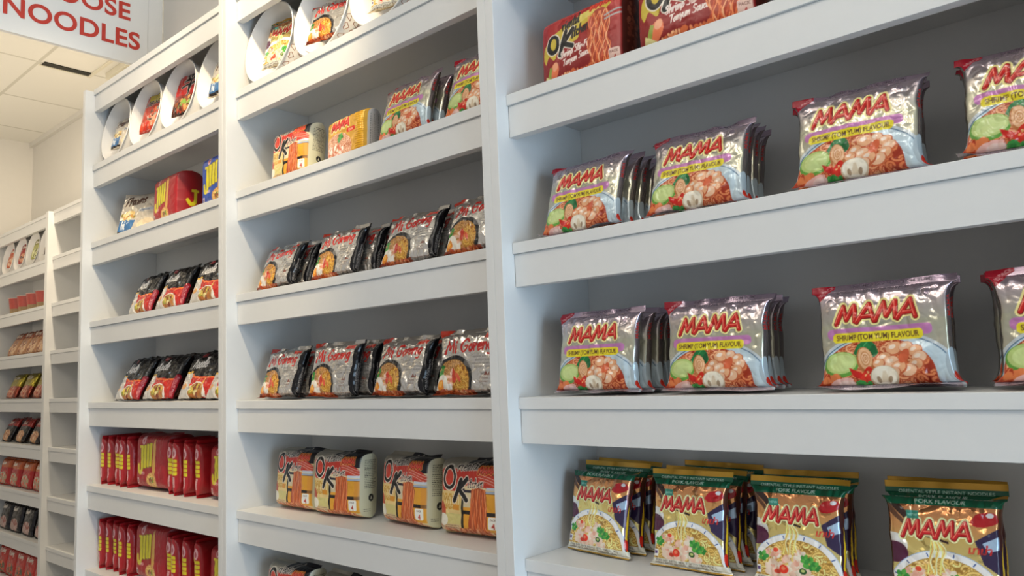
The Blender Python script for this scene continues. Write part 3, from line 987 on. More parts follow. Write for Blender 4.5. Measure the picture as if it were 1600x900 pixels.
def art_kitchen():
    W, H, S = 16.4, 15.2, 5.2
    a = Art(W, H, S, 20, '#d8c69a', .0)
    a.rect(0, 11.6, 8.0, H, '#a9a292', .35)
    a.rect(7.2, 11.2, W, H, '#15131a', .2)
    a.poly(smooth([(0, 12.0), (2.5, 13.2), (6.0, 12.4), (8.2, 12.4), (11.2, 13.0), (15.8, 11.2), (16.4, 9.6), (12.0, 9.4), (9.0, 9.9), (6.6, 9.2), (3.8, 8.0), (1.4, 8.4), (0, 9.6)]), '#bf2f1c')
    for k in range(6):
        a.stroke(smooth([(11.0, 11.9 - k * .3), (13.4, 11.4 - k * .25), (16.4, 10.6 - k * .3)]), .13, ('#e8b0a0', '#d05a40')[k % 2])
    # wall and lattice of the picture
    a.rect(0, 1.6, 6.6, 8.4, '#dcc282')
    for i in range(5):
        a.rect(.4 + i * 1.2, 4.9, 1.2 + i * 1.2, 7.9, '#c99c3c')
        a.rect(.6 + i * 1.2, 5.2, 1.0 + i * 1.2, 7.5, '#e6cf96')
    a.text('SALTED', 1.2, 6.6, 1.15, '#b8842a', .03)
    a.text('EGG', 1.9, 5.1, 1.15, '#b8842a', .03)
    a.rect(4.1, 4.9, 5.8, 5.9, '#d08a26')
    a.rect(2.0, 1.8, 6.2, 4.2, '#c9bd7a')
    a.rect(6.6, 1.2, 7.2, 9.0, '#17130f')
    a.rect(6.6, 1.4, W, 8.8, '#d89a2c')
    a.rect(7.0, 5.6, 9.0, 8.6, '#cdbf9c')
    a.rect(6.4, 1.2, 7.0, 9.0, '#17130f')
    a.rect(6.6, 4.3, W, 5.0, '#1d1712')
    a.rect(6.6, 8.3, W, 8.8, '#2a2230')
    a.rect(13.0, 9.0, W, 9.5, '#c4ccd8')
    a.rect(13.0, 8.4, W, 8.8, '#9aa8bd')
    # O K
    a.ell(2.9, 11.0, 2.05, 2.6, '#e6d9c9', -.12)
    a.ell(2.9, 11.0, 1.8, 2.35, '#15110f', -.12)
    a.ell(2.95, 11.0, 1.2, 1.7, '#e3d3c2', -.12)
    a.ell(2.95, 11.0, 1.05, 1.5, '#c73a24', -.12)
    for w, c in ((1.25, '#e3d3c2'), (.88, '#15110f')):
        a.stroke([(6.2, 10.6), (4.3, 6.6)], w, c)
        a.stroke([(7.8, 10.9), (5.6, 8.8), (7.8, 6.9)], w, c)
    a.brush('riental', 5.1, 12.3, 1.9, .46, '#e3d8ca', rise=.08, xs=1.2)
    a.brush('riental', 5.1, 12.3, 1.9, .2, '#1a1516', rise=.08, xs=1.2)
    a.brush('itchen', 7.9, 9.2, 1.7, .42, '#ead9cc', rise=.08, xs=1.15)
    a.brush('itchen', 7.9, 9.2, 1.7, .18, '#2a1a18', rise=.08, xs=1.15)
    a.logo(10.9, 12.0, 4.3, 1.2, rise=.1, glow='#e8903c', fill='#c8301a')
    # noodle pull
    a.poly(smooth([(8.9, 8.8), (8.8, 5.0), (8.4, 1.6), (12.9, 1.2), (13.2, 4.8), (13.0, 8.6), (11.0, 9.3), (8.9, 8.8)]), '#a8451e')
    for k in range(15):
        x = 9.1 + k * .27
        a.stroke(smooth([(x + .12 * math.sin(i * 1.3 + k * 2) + (.5 * (i == 0) * (k - 7) / 7), .9 + i * 1.35) for i in range(7)]), .24, ('#d8743c', '#c45c2a', '#e0905c', '#b04c20')[k % 4])
    a.blobs(8.0, .9, 8.4, .6, 90, .5, ['#c4683c', '#d88a5c', '#b0552c', '#e0a47c'], 5)
    a.rect(.3, 1.2, 6.0, 2.2, '#c9a88a', alpha=.6)
    a.lines(.5, 5.8, 1.3, 2.1, 2, '#6a4030', 4, .1)
    a.ell(.5, 4.0, 1.5, 2.3, '#b84a2a')
    a.ell(1.2, 2.9, 1.4, 1.2, '#e8dccc')
    a.rect(13.6, 1.9, 15.9, 4.2, '#ece4da', r=.35)
    a.text('PACK', 14.75, 3.5, .5, '#4a3a34', .01, align='c')
    a.text('4', 14.75, 2.0, 1.5, '#a8281c', .02, align='c')
    a.rect(15.2, 4.2, 16.4, 8.3, '#d08a3a', alpha=.6)
    # cream side panel with small print
    a.grad(0, 15.2, '#c6c3a4', '#cbc6ae', .0, .0, x0=W)
    a.lines(W + 1.0, W + 4.6, 6.6, 13.0, 17, '#4c4a40', 6, .13)
    a.ell(W + 2.9, 4.6, .8, .8, '#1c1a18')
    a.poly([(W + 2.6, 4.3), (W + 2.9, 5.1), (W + 3.2, 4.3)], '#cbc6ae')
    a.lines(W + .8, W + 2.6, 1.5, 2.4, 2, '#4c4a40', 7, .1)
    a.grad(0, 15.2, '#c6c3a4', '#cbc6ae', .0, .0, x1=0)
    a.gain = 1.15
    return a

def art_yellow():
    W, H, S = 14.6, 10.9, 4.6
    a = Art(W, H, S, 20, '#d49a2e', .25)
    a.grad(0, 10.9, '#d0a04a', '#d9a53a', .2, .3)
    a.noodles(4.9, 2.6, 6.0, 3.9, '#a85a3a', '#d09878', '#f0d0b8', 4)
    a.blobs(4.0, 2.2, 3.6, 2.0, 60, .5, ['#e0a89a', '#f0d0c4', '#c86a50', '#f6e4da'], 3)
    for k in range(6):
        a.ell(6.3 + .7 * math.cos(k), 5.3 + .6 * math.sin(k * 1.2), .6, .45, ('#2f7d33', '#4b9a3e')[k % 2], k)
    a.logo(2.4, 7.4, 7.2, 1.9, rise=.2, glow='#f0d890')
    a.rect(8.8, 5.9, 12.0, 6.9, '#c8301f', r=.4)
    a.text('PORK', 10.4, 6.1, .7, '#f2d8b0', .02, align='c')
    a.lines(7.0, 12.2, .4, 1.0, 1, '#5a3a18', 4, .12)
    a.rect(12.2, 0, W, H, '#d8a426', .2)
    for i in range(22):
        a.rect(12.2, i * .5, W, i * .5 + .16, '#a8741a', .2)
    a.rect(W, 0, W + S, H, '#c2c2c4', .35)
    a.rect(W, 0, W + .7, H, '#c89a34', .2)
    a.lines(1.0, 9.6, W + 1.2, W + 3.8, 6, '#5e6066', 6, .13, vertical=True)
    a.rect(-S, 0, 0, H, '#c99a30', .2)
    a.rect(-S, 0, W + S, .8, '#b8862c', .3)
    a.gain = 1.0
    return a

def art_jin(bg, dark, back):
    W, H, S = 18.0, 15.6, 9.0
    a = Art(W, H, S, 14, bg, .0)
    def jin(x, y, k=1.0, tail=True):
        for i in range(4):
            x0 = x + 2.0 * k + i * 1.75 * k
            a.rect(x0 - .15, y - .2 + i * .3 * k, x0 + 1.6 * k, y + 6.4 * k + i * .3 * k, '#6a5a10', r=.3)
            a.rect(x0, y + i * .3 * k, x0 + 1.45 * k, y + 6.2 * k + i * .3 * k, '#c9bd22', r=.3)
        p = smooth([(x + 2.7 * k, y + 2.0 * k), (x + 2.5 * k, y - .6 * k), (x + 1.0 * k, y - .7 * k), (x + .7 * k, y + .9 * k)])
        a.stroke(p, 1.3 * k, '#c9bd22')
        a.rect(x + 1.2 * k, y + 5.7 * k, x + 3.3 * k, y + 6.4 * k, '#c9bd22')
    jin(1.4, 5.6)
    a.poly(smooth([(10.2, 3.0), (10.6, 8.0), (11.0, 13.0), (12.2, 13.4), (12.2, 8.0), (11.8, 3.0)]), '#b98a3c')
    for k in range(5):
        a.stroke(smooth([(10.6 + k * .3, 3.5), (10.8 + k * .3, 8), (11.2 + k * .2, 12.8)]), .16, ('#e0b860', '#c89a48')[k % 2])
    a.ell(4.9, 13.4, .9, 1.2, '#c9a0a4')
    a.ell(4.9, 13.2, .5, .55, '#a8484e')
    a.text('RAMEN', 3.2, 4.2, 1.1, '#d8b0b0', .03, width=2.6)
    a.ell(9.9, 2.6, 3.0, 2.3, '#c08a54')
    a.ell(9.9, 2.7, 2.6, 1.9, '#c99a48')
    a.noodles(9.9, 2.7, 2.5, 1.8, '#b8843a', '#d0a858', '#e8cc88', 7)
    a.blobs(9.6, 2.8, 1.5, 1.0, 14, .5, ['#4a6a26', '#6f8a34', '#8a3a22'], 4)
    a.rect(1.2, 1.6, 2.2, 3.2, '#c9b0b0')
    a.rect(1.45, 1.9, 1.95, 2.8, '#4a3a3a')
    a.lines(2.8, 6.4, 1.6, 3.0, 3, dark, 4, .16)
    a.rect(W, 0, W + S, H, back, .0)
    a.rect(-S, 0, 0, H, back, .0)
    # the side shows a large J
    a.stroke(smooth([(W + 6.0, 9.0), (W + 5.8, 5.6), (W + 4.2, 4.9), (W + 3.2, 6.0)]), 1.2, '#b9ad22')
    a.rect(W + 4.4, 8.6, W + 7.2, 9.4, '#b9ad22')
    a.rect(W + 5.2, 3.4, W + 7.6, 4.1, '#c9a0a4')
    a.gain = 1.2
    return a

def art_jin_single():
    W, H, S = 12.0, 15.4, 4.0
    a = Art(W, H, S, 14, '#9c1a20', .0)
    for x0 in (W, -S):
        c = x0 + 2.0
        a.ell(c, 11.7, 1.25, 1.5, '#c99a9e')
        a.ell(c, 11.5, .6, .7, '#a04a50')
        for i in range(4):
            a.rect(c - 1.5, 5.6 + i * 1.15, c + 1.5, 6.55 + i * 1.15, '#c9bd22', r=.2)
        a.rect(c - 1.4, 9.9, c - .6, 10.7, '#c9a83a')
        a.rect(c - .7, 2.2, c + .5, 5.2, '#cfa8a8')
        a.lines(2.3, 5.1, c - .5, c + .35, 2, '#8e2a30', 4, .12, vertical=True)
    a.rect(2, 6, 9, 11, '#c9bd22')
    a.ell(8, 4, 3, 2.4, '#c08a54')
    a.gain = 1.25
    return a

def art_black(word):
    W, H, S = 16.6, 15.6, 2.6
    a = Art(W, H, S, 16, '#c6c2bc', .2)
    a.rect(0, 7.8, W, H, '#131112', .1)
    a.poly(smooth([(3.6, 8.0), (5.0, 7.0), (7.4, 6.2), (11, 6.0), (W, 6.2), (W, 9), (3.6, 9)]), '#131112', .1)
    a.rect(0, 7.4, 4.4, 8.0, '#c9a040')
    a.poly([(5.6, 0), (4.6, 7.2), (6.6, 6.5), (W, 6.2), (W, 0)], '#b3261c')
    a.poly(smooth([(4.8, 7.4), (6.4, 6.5), (11, 6.2), (W, 6.4), (W, 6.0), (11, 5.8), (6.4, 6.0), (4.6, 7.0)]), '#d86a2a')
    a.ell(9.2, 1.8, 4.6, 3.0, '#d8d4cc')
    a.ell(9.0, 2.2, 4.0, 2.3, '#a9743a')
    a.blobs(8.6, 2.5, 3.0, 1.6, 40, .7, ['#c8b04a', '#8a8f2c', '#7a3a1c', '#d8c890', '#a9652c'], 5)
    a.poly(smooth([(11.0, 3.0), (11.4, 5.0), (12.4, 5.8), (12.0, 4.6), (12.2, 2.8)]), '#d8a858')
    a.lines(.5, 4.0, 4.6, 6.6, 3, '#9a8a80', 4, .2)
    a.ell(2.0, 3.6, 1.5, .9, '#c9945c')
    a.poly([(4.0, 0), (W, 0), (W, .9), (9.6, .5)], '#b3261c')
    a.brush(word, 2.4, 8.9, 3.1, .5, '#d6d3d0', shear=.25, rise=.04, xs=.95)
    a.ell(6.0, 13.2, 1.5, .9, '#7c2a2c')
    a.text('RED', 4.9, 12.9, .8, '#c9a0a0', .02)
    a.ell(12.6, 8.2, .5, .3, '#7a8a9a')
    a.rect(W - .2, 0, W + S, H, '#151213', .1)
    a.rect(W - .3, .4, W + 1.5, 8.0, '#8c1c2a', .05, r=.7)
    side_text(a, 'PREMIUM TASTE', '#c98a90', W + .9, 1.2, 6.0, .9)
    a.rect(-S, 0, 0, H, '#151213', .1)
    a.rect(0, 0, W, .5, '#2c2826', .1)
    a.gain = 1.15
    return a

def art_white():
    W, H, S = 15.5, 13.8, 2.2
    a = Art(W, H, S, 14, '#cdc4b6', .25)
    a.grad(0, 13.8, '#d8ccb8', '#b9b0a4', .2, .4)
    a.poly([(0, 1.4), (0, 4.8), (6.4, 4.4), (5.2, 1.4)], '#3f6c9c')
    a.poly([(0, .6), (0, 1.4), (6.2, 1.4), (5.6, .8)], '#2a221c')
    a.blobs(3.6, 5.9, 2.4, 1.2, 30, .7, ['#d8b878', '#b98a4a', '#e6d2a4', '#8a7a3a'], 5)
    a.ell(10.6, 2.6, 3.4, 2.0, '#e0c9a8')
    a.ell(11, 1.6, 2.6, 1.0, '#d2a878')
    a.brush('Prawns', 1.6, 8.8, 2.8, .55, '#4a3024', shear=.3, rise=.12, xs=1.0)
    a.rect(7.0, 6.9, 14.0, 7.8, '#a9b0b8')
    a.text('RICE SNACK', 7.4, 7.0, .7, '#4a4a50', .02)
    a.brush('hi', 1.2, 2.0, 2.4, .4, '#e8ecf0')
    a.gain = 1.2
    return a

def art_shin():
    W, H, S = 12.5, 14.0, 2.0
    a = Art(W, H, S, 14, '#b3221a', .25)
    a.grad(0, 6, '#4a2a18', '#8a2a1a', .1, .2)
    for st in ([(4.0, 12.2), (8.6, 12.8)], [(6.2, 13.2), (6.3, 11.6)], [(3.6, 10.4), (9.2, 11.0)], [(5.0, 11.9), (5.5, 10.8)], [(7.6, 12.4), (7.2, 11.0)], [(3.0, 8.6), (9.8, 9.4)], [(6.4, 10.6), (6.2, 5.6)]):
        a.stroke(st, 1.15, '#c9b8ac')
    for st in ([(4.0, 12.2), (8.6, 12.8)], [(6.2, 13.2), (6.3, 11.6)], [(3.6, 10.4), (9.2, 11.0)], [(5.0, 11.9), (5.5, 10.8)], [(7.6, 12.4), (7.2, 11.0)], [(3.0, 8.6), (9.8, 9.4)], [(6.4, 10.6), (6.2, 5.6)]):
        a.stroke(st, .75, '#17100f')
    a.ell(6.0, 2.8, 5.2, 2.6, '#2a1a12')
    a.blobs(6.0, 3.0, 4.4, 2.0, 50, .8, ['#8a4a24', '#c89a5c', '#5c2a16', '#7a9a3a', '#b8452a'], 8)
    a.ell(5.0, 4.0, 1.1, .7, '#86a83a')
    return a

def art_neoguri():
    W, H, S = 12.5, 14.0, 2.0
    a = Art(W, H, S, 14, '#b8402c', .2)
    a.poly(smooth([(2, 14), (1.5, 11.5), (4, 9.6), (8, 9.8), (12.5, 10.5), (12.5, 14)]), '#c2ae2c')
    a.text('NEOGURI', 1.0, 8.6, 2.4, '#d8d0c8', .07, shear=.2, width=10.4, rot=.06)
    a.text('NEOGURI', 1.0, 8.6, 2.4, '#1a1614', .03, shear=.2, width=10.4, rot=.06)
    a.blobs(7.5, 4.6, 4.0, 2.8, 70, .8, ['#c8563a', '#e0a080', '#9a9890', '#5a3a28', '#d8744a', '#c9c0b4'], 4)
    a.blobs(3.6, 2.0, 3.0, 1.2, 24, .7, ['#c42a1a', '#d84a2a'], 6)
    return a

def art_mixed(seed, base, cols, top, foil=.2):
    """a far-off bag: only its patches of colour can be made out"""
    W, H, S = 13.5, 14.5, 2.0
    a = Art(W, H, S, 10, base, foil)
    g = random.Random(seed)
    a.rect(-S, 6.6 if foil > .5 else 9.2, W + S, H, top, foil)
    a.ell(6.7, 3.6, 5.4, 3.2, cols[0])
    a.blobs(6.7, 3.8, 4.6, 2.6, 40, .9, cols, seed)
    a.brush(g.choice(('Ramen', 'Noodle', 'Mi Goreng')), 1.8, 10.3, 2.0, .45, '#e2d6c8', rise=.05)
    return a

# ------------------------------------------------------------------ the goods
rnd = random.Random(5)
ORD = ('foremost', 'second', 'third', 'fourth', 'hindmost fifth')

TOMYUM = Packet('noodle_packet', art_tomyum(), 2.7, 1.0, .9, 13, e=.55, prof=(5, .5), seeds=(1, 2, 3), crink=1.05, ear=.95)
PORK = Packet('noodle_packet', art_pork(), 3.0, 1.5, .5, 13, e=.5, prof=(5, .5), seeds=(4, 5, 6), crink=1.2, ear=.8, fold_top=(.35, 1.5, .1), fold_bot=-.6, back='#8a7a5a')
GORENG = Packet('noodle_packet', art_goreng(), 3.2, .9, .7, 10.5, e=.55, prof=(5, .5), seeds=(7, 8, 9), crink=1.5, ear=1.1, back='#141316')
REDBAG = Packet('noodle_multipack', art_redbox(), 7.0, .5, .4, 10, e=.75, prof=(10, .5), bulge=(8, .6), ear=.25, seeds=(11, 12), crink=.5, back='#6a1412', mat=MATTE_FILM, fold_top=1.2)
KITCHEN = Packet('noodle_multipack', art_kitchen(), 7.2, .9, .4, 10, e=.7, prof=(9, .5), bulge=(7, .6), ear=.3, seeds=(14, 15, 16), crink=.8, back='#c8c6b0', mat=MATTE_FILM, fold_top=1.0)
YELLOW = Packet('noodle_multipack', art_yellow(), 6.0, .4, .3, 10, e=.75, prof=(9, .5), bulge=(8, .6), ear=.25, seeds=(17,), crink=.6, back='#b0b0b2', fold_top=1.2)
JIN_RED = Packet('noodle_multipack', art_jin('#9a1c22', '#6a1014', '#861519'), 9.0, .5, .4, 7, e=.85, prof=(10, .5), bulge=(9, .6), ear=.2, seeds=(20, 21), crink=.45, back='#861519', mat=MATTE_FILM, fold_top=1.3)
JIN_BLUE = Packet('noodle_multipack', art_jin('#23459c', '#142a6a', '#1c3a88'), 9.0, .5, .4, 7, e=.85, prof=(10, .5), bulge=(9, .6), ear=.2, seeds=(22,), crink=.45, back='#1c3a88', mat=MATTE_FILM, fold_top=1.3)
JIN_ONE = Packet('noodle_packet', art_jin_single(), 4.3, .9, .9, 7, e=.8, prof=(4, .6), bulge=(8, .6), ear=.2, seeds=(24, 25, 26), crink=1.0, back='#9c1a20', mat=MATTE_FILM, fold_top=.3, fold_bot=.0)
BLACK = Packet('noodle_packet', art_black('Noodle'), 4.0, 1.3, .5, 8, e=.6, prof=(5, .5), seeds=(27, 28, 29), crink=1.5, ear=.9, back='#171415')
WHITE = Packet('snack_packet', art_white(), 3.4, 1.0, .6, 7, e=.5, prof=(5, .5), seeds=(31, 32), crink=1.1, back='#b9b0a4')
SHIN = Packet('noodle_packet', art_shin(), 2.8, .7, .6, 7, e=.5, prof=(5, .5), seeds=(33,), crink=1.1, back='#8a1a14')
NEOGURI = Packet('noodle_packet', art_neoguri(), 2.8, .7, .6, 7, e=.5, prof=(5, .5), seeds=(34,), crink=1.1, back='#8a3a2a')

def stack(kind, what, where, group, t, xl, yf, n, lean, step=.030, yaw=0.0, scale=1.0, dx=0.0, v0=0, y0=0.0, cat='packet', jit=.003):
    """n packets one behind the other; xl = left edge of the foremost, yf = its front"""
    W, T = kind_width(kind) * scale, kind.T / 100 * scale
    for i in range(n):
        label = '%s %s %s' % (ORD[i], what, where) if n > 1 else '%s %s' % (what, where)
        x = xl + W / 2 + i * dx + (rnd.uniform(-jit, jit) if i else 0)
        y = y0 + yf + T / 2 + i * step
        kind.place(label, cat, group, (x, y, tier(t) + .0005), lean - .02 * i, yaw + (rnd.uniform(-.03, .03) if i else 0), rnd.uniform(-.015, .015), v0 + i, scale)

def kind_width(k):
    if not hasattr(k, '_w'):
        me = k.vars[0][0]
        xs = np.zeros(len(me.vertices) * 3, np.float32)
        me.vertices.foreach_get('co', xs)
        k._w = float(xs[0::3].max() - xs[0::3].min())
    return k._w

# right unit: two shelves of silver packets
g = 'silver shrimp noodle packets on the right unit'
for si, (xl, n, lean, yaw) in enumerate(((.035, 4, .29, -.03), (.243, 4, .27, .0), (.470, 3, .22, .02), (.668, 3, .24, .03))):
    pos = ('leftmost stack', 'second stack from left', 'third stack from left', 'rightmost stack')[si]
    stack(TOMYUM, 'silver shrimp packet,', pos + ' of the upper silver shelf', g, 3, xl, .018, n, lean, .031, yaw, 1.04, dx=(.002, -.004, -.005, -.004)[si], v0=si)
for si, (xl, n, lean, yaw) in enumerate(((.049, 5, .15, -.02), (.255, 4, .12, .01), (.482, 3, .10, .02), (.680, 3, .10, .02))):
    pos = ('leftmost stack', 'second stack from left', 'third stack from left', 'rightmost stack')[si]
    stack(TOMYUM, 'silver shrimp packet,', pos + ' of the eye-level silver shelf', g, 4, xl, .024, n, lean, .032, yaw, 1.04, dx=(.002, -.005, -.008, -.006)[si], v0=si + 1)
# right unit: gold packets
g = 'gold pork noodle packets on the right unit'
for si, (xl, yf, n, lean, yaw) in enumerate(((.016, .070, 3, .20, -.10), (.192, .058, 4, .16, -.04), (.358, .052, 3, .15, .0), (.537, .046, 3, .16, .03))):
    pos = ('leftmost stack', 'second stack from left', 'third stack from left', 'rightmost stack')[si]
    stack(PORK, 'gold pork packet,', pos + ' of the gold shelf', g, 5, xl, yf, n, lean, .034, yaw, .96, dx=(.004, .001, -.003, -.004)[si], v0=si)
# right unit: red multipacks above
g = 'red noodle multipacks on the upper right shelf'
REDBAG.place("red noodle multipack at the left end of the right unit's red shelf", 'multipack', g, (.135, .066, tier(2)), .06, -.04, 0, 0)
REDBAG.place("red noodle multipack, middle of three on the right unit's red shelf", 'multipack', g, (.344, .066, tier(2)), .05, .06, 0, 1, 1.1)
REDBAG.place("red noodle multipack at the right end of the right unit's red shelf", 'multipack', g, (.572, .072, tier(2)), .05, .03, 0, 0, 1.1)

# middle unit
KITCHEN.place('cream-sided noodle multipack at the left of the mixed shelf', 'multipack', 'cream-sided noodle multipacks', (-.742, .066, tier(2)), .1, .02, 0, 0, .93)
YELLOW.place('yellow noodle multipack beside the cream-sided one on the mixed shelf', 'multipack', None, (-.512, .062, tier(2)), .05, -.06, 0, 0)
g = 'silver shrimp noodle packets on the middle unit'
stack(TOMYUM, 'silver shrimp packet,', 'beside the yellow multipack', g, 2, -.392, .016, 3, .26, .033, -.02, 1.04, dx=.006, v0=1)
stack(TOMYUM, 'silver shrimp packet,', 'against the right side of the middle unit', g, 2, -.190, .016, 3, .26, .033, .0, 1.04, v0=2)
g = 'silver fried noodle packets on the middle unit'
for t, shelf, row in ((3, 'upper', ((-.878, 3, .36, -.03), (-.640, 4, .32, .0), (-.395, 3, .36, .02), (-.205, 2, .32, .0))),
                      (4, 'lower', ((-.868, 2, .30, -.04), (-.655, 3, .20, .02), (-.432, 2, .28, -.02), (-.236, 2, .17, .02)))):
    for si, (xl, n, lean, yaw) in enumerate(row):
        pos = ('leftmost stack', 'second stack', 'third stack', 'rightmost stack')[si]
        stack(GORENG, 'silver black-edged packet,', '%s on the %s fried noodle shelf' % (pos, shelf), g, t, xl, .016, n, lean, .036, yaw, 1.0 if t == 4 else .97,
              dx=(.012, .022, .012, .0)[si], v0=si + (t == 4))
g = 'cream-sided noodle multipacks'
for i, (x, y, yaw, v, what) in enumerate(((-.778, .094, -.02, 0, 'at the left end'), (-.606, .092, .06, 1, 'second from left'), (-.385, .100, -.10, 2, 'third from left'), (-.190, .092, .04, 0, 'at the right end'))):
    KITCHEN.place('cream-sided noodle multipack %s of the multipack shelf' % what, 'multipack', g, (x, y, tier(5)), (.10, .04, .06, .08)[i], yaw, 0, v, .97)
for i, (x, y, yaw, v, what) in enumerate(((-.770, .066, .03, 1, 'at the left end'), (-.560, .066, -.03, 2, 'second from left'), (-.360, .07, .02, 0, 'third from left'), (-.150, .068, -.02, 1, 'at the right end'))):
    KITCHEN.place('cream-sided noodle multipack %s of the lowest visible shelf' % what, 'multipack', g, (x, y, tier(6)), .08, yaw, 0, v, .97)

# unit below the sign
WHITE.place('white snack packet with a blue corner beside the red multipack', 'packet', None, (-1.625, .066, tier(2)), .26, .40, 0, 0, 1.12)
JIN_RED.place('red noodle multipack between the white packet and the blue multipack', 'multipack', 'red yellow-lettered multipacks', (-1.398, .082, tier(2)), .03, -.05, 0, 0, .98)
JIN_BLUE.place('blue noodle multipack with yellow letters beside the red one', 'multipack', None, (-1.088, .082, tier(2)), .02, .0, 0, 0, .98)
g = 'black-topped noodle packets'
for t, shelf, xs in ((3, 'upper', (-1.625, -1.432, -1.215)), (4, 'lower', (-1.722, -1.515, -1.282, -1.068))):
    for i, xl in enumerate(xs):
        n = 2 if xl < -1.1 else 1
        pos = ('leftmost pair', 'second pair', 'third pair', 'right end')[i]
        if n == 1:
            xl = -1.128
        stack(BLACK, 'black-topped noodle packet,', '%s of the %s black shelf' % (pos, shelf), g, t, xl, .014, n, (.40 if t == 3 else .46), .045, (-.04, .0, .05, .0)[i], .90 if t == 3 or n == 1 else .98, dx=.022, v0=i)
gs, gm = 'red noodle packets standing edge-on', 'red yellow-lettered multipacks'
PLACES = ('at the far left', 'second from the left side', 'third from the left side', 'fourth from the left side', 'against the multipack\'s left',
          'against the multipack\'s right', 'second right of the multipack', 'third right of the multipack', 'fourth right of the multipack')
for t, shelf, xs, xm in ((5, 'upper', (-1.803, -1.760, -1.712, -1.660, -1.610, -1.350, -1.302, -1.246, -1.186), (-1.478, -1.058)),
                        (6, 'lower', (-1.803, -1.760, -1.713, -1.655, -1.608, -1.352, -1.302, -1.250, -1.190), (-1.478, -1.058))):
    for i, x in enumerate(xs):
        JIN_ONE.place('red packet standing edge-on %s, %s red shelf' % (PLACES[i], shelf), 'packet', gs, (x, .092 + (i % 3) * .004, tier(t)), rnd.uniform(-.04, .04), -math.pi / 2 + rnd.uniform(-.08, .08), 0, i, 1.0)
    for i, x in enumerate(xm):
        JIN_RED.place('red multipack %s of the %s red shelf' % (('in the middle', 'at the right end')[i], shelf), 'multipack', gm, (x, .088, tier(t)), .02, .03 * (1 - 2 * i), 0, i + 1, 1.08 if i == 0 else .95)

# ------------------------------------------------------------------ paper tubs lying on their sides, a packet in each
def tub(x, y0, t, label, group, marks):
    r0, r1, L, th = .080, .1035, .165, .0016
    de = math.asin((r1 - r0) / L)
    root = thing('paper_tub', label, 'tub', (x, y0 + .192, tier(t) + r0 * math.cos(de) + .001), (math.pi / 2 - de, 0, 0), group)
    prof = [(r0, 0), (r1, L), (r1 + .002, L - .001), (r1 + .003, L + .001), (r1 + .002, L + .003), (r1 - th - .0005, L + .003), (r1 - th, L), (r0 - th, .004), (0.0005, .004), (0.0005, 0.0)]
    MB().lathe(prof[:2] + prof[6:8], 72, True).build('tub_wall', PAPER, root, smooth=False).data.polygons.foreach_set('use_smooth', [True] * (72 * 4))
    ring = [(r1 + .0012 + .002 * math.cos(a), L + .002 * math.sin(a)) for a in [k * math.pi / 4 for k in range(8)]]
    MB().lathe(ring, 72, True).build('rolled_rim', PAPER, root, smooth=True)
    MB().lathe([(0.0004, .003), (r0 - th, .003), (r0 - th, .006), (0.0004, .006)], 48, True).build('tub_base', PAPER, root)
    if marks:
        m = MB()
        def pt(a, z):
            r = r0 + (r1 - r0) * z / L + .0004
            return Vector((r * math.sin(a), -r * math.cos(a), z))
        def outline(a0, z0, s, shape):
            P = [(a0 + dx * s / .09, z0 + dz * s) for dx, dz in shape]
            for (a, z), (b, w) in zip(P, P[1:] + P[:1]):
                m.tube(pt(a, z), pt(b, w), .0007, 6)
        tri = [(-.5, -.4), (.5, -.4), (.15, .45), (-.15, .45)]
        heart = [(0, -.5), (.5, .1), (.3, .45), (0, .25), (-.3, .45), (-.5, .1)]
        for k, (a, z) in enumerate(((.74, .151), (.98, .148), (1.2, .150), (.88, .128), (1.12, .126), (1.4, .14), (1.5, .11), (.6, .11), (1.0, .09), (1.3, .08))):
            outline(a, z, .015, (tri, heart)[k % 2])
        m.build('printed_marks', BROWN_INK, root)
    return root

XT_B = (-.802, -.582, -.363, -.148)
XT_C = (-1.724, -1.506, -1.288, -1.062)
for i, x in enumerate(XT_B):
    tub(x, 0, 1, 'open white paper tub lying on its side, %s of the middle unit\'s row' % ('leftmost', 'second', 'third', 'rightmost')[i], 'paper tubs on the middle unit', True)
for i, x in enumerate(XT_C):
    tub(x, 0, 1, 'open white paper tub lying on its side below the sign, %s' % ('leftmost', 'second', 'third', 'rightmost')[i], 'paper tubs below the sign', False)
zt = tier(1) + .042
def in_tub(kind, label, x, y0=0.0, sc=.92, v=0, lean=.26, dx=.012, z=zt):
    kind.place(label, 'packet', 'packets inside the paper tubs', (x + dx, y0 + .050, z), lean, .20, 0, v, sc)
in_tub(PORK, 'gold noodle packet inside the leftmost tub of the middle unit', XT_B[0], v=1, sc=.98, dx=.020)
in_tub(GORENG, 'silver noodle packet inside the second tub of the middle unit', XT_B[1], sc=.90, v=1, dx=.008)
in_tub(SHIN, 'red noodle packet inside the rightmost tub of the middle unit', XT_B[3])
in_tub(PORK, 'gold noodle packet inside the third tub of the middle unit', XT_B[2], v=2, sc=.96)
in_tub(WHITE, 'pale snack packet inside the leftmost tub below the sign', XT_C[0], v=1, sc=.86)
in_tub(NEOGURI, 'orange and yellow noodle packet inside the second tub below the sign', XT_C[1], sc=1.06)
in_tub(SHIN, 'red noodle packet with a black character in a tub below the sign', XT_C[2], sc=1.06)
in_tub(WHITE, 'pale snack packet inside the rightmost tub below the sign', XT_C[3], sc=.88)

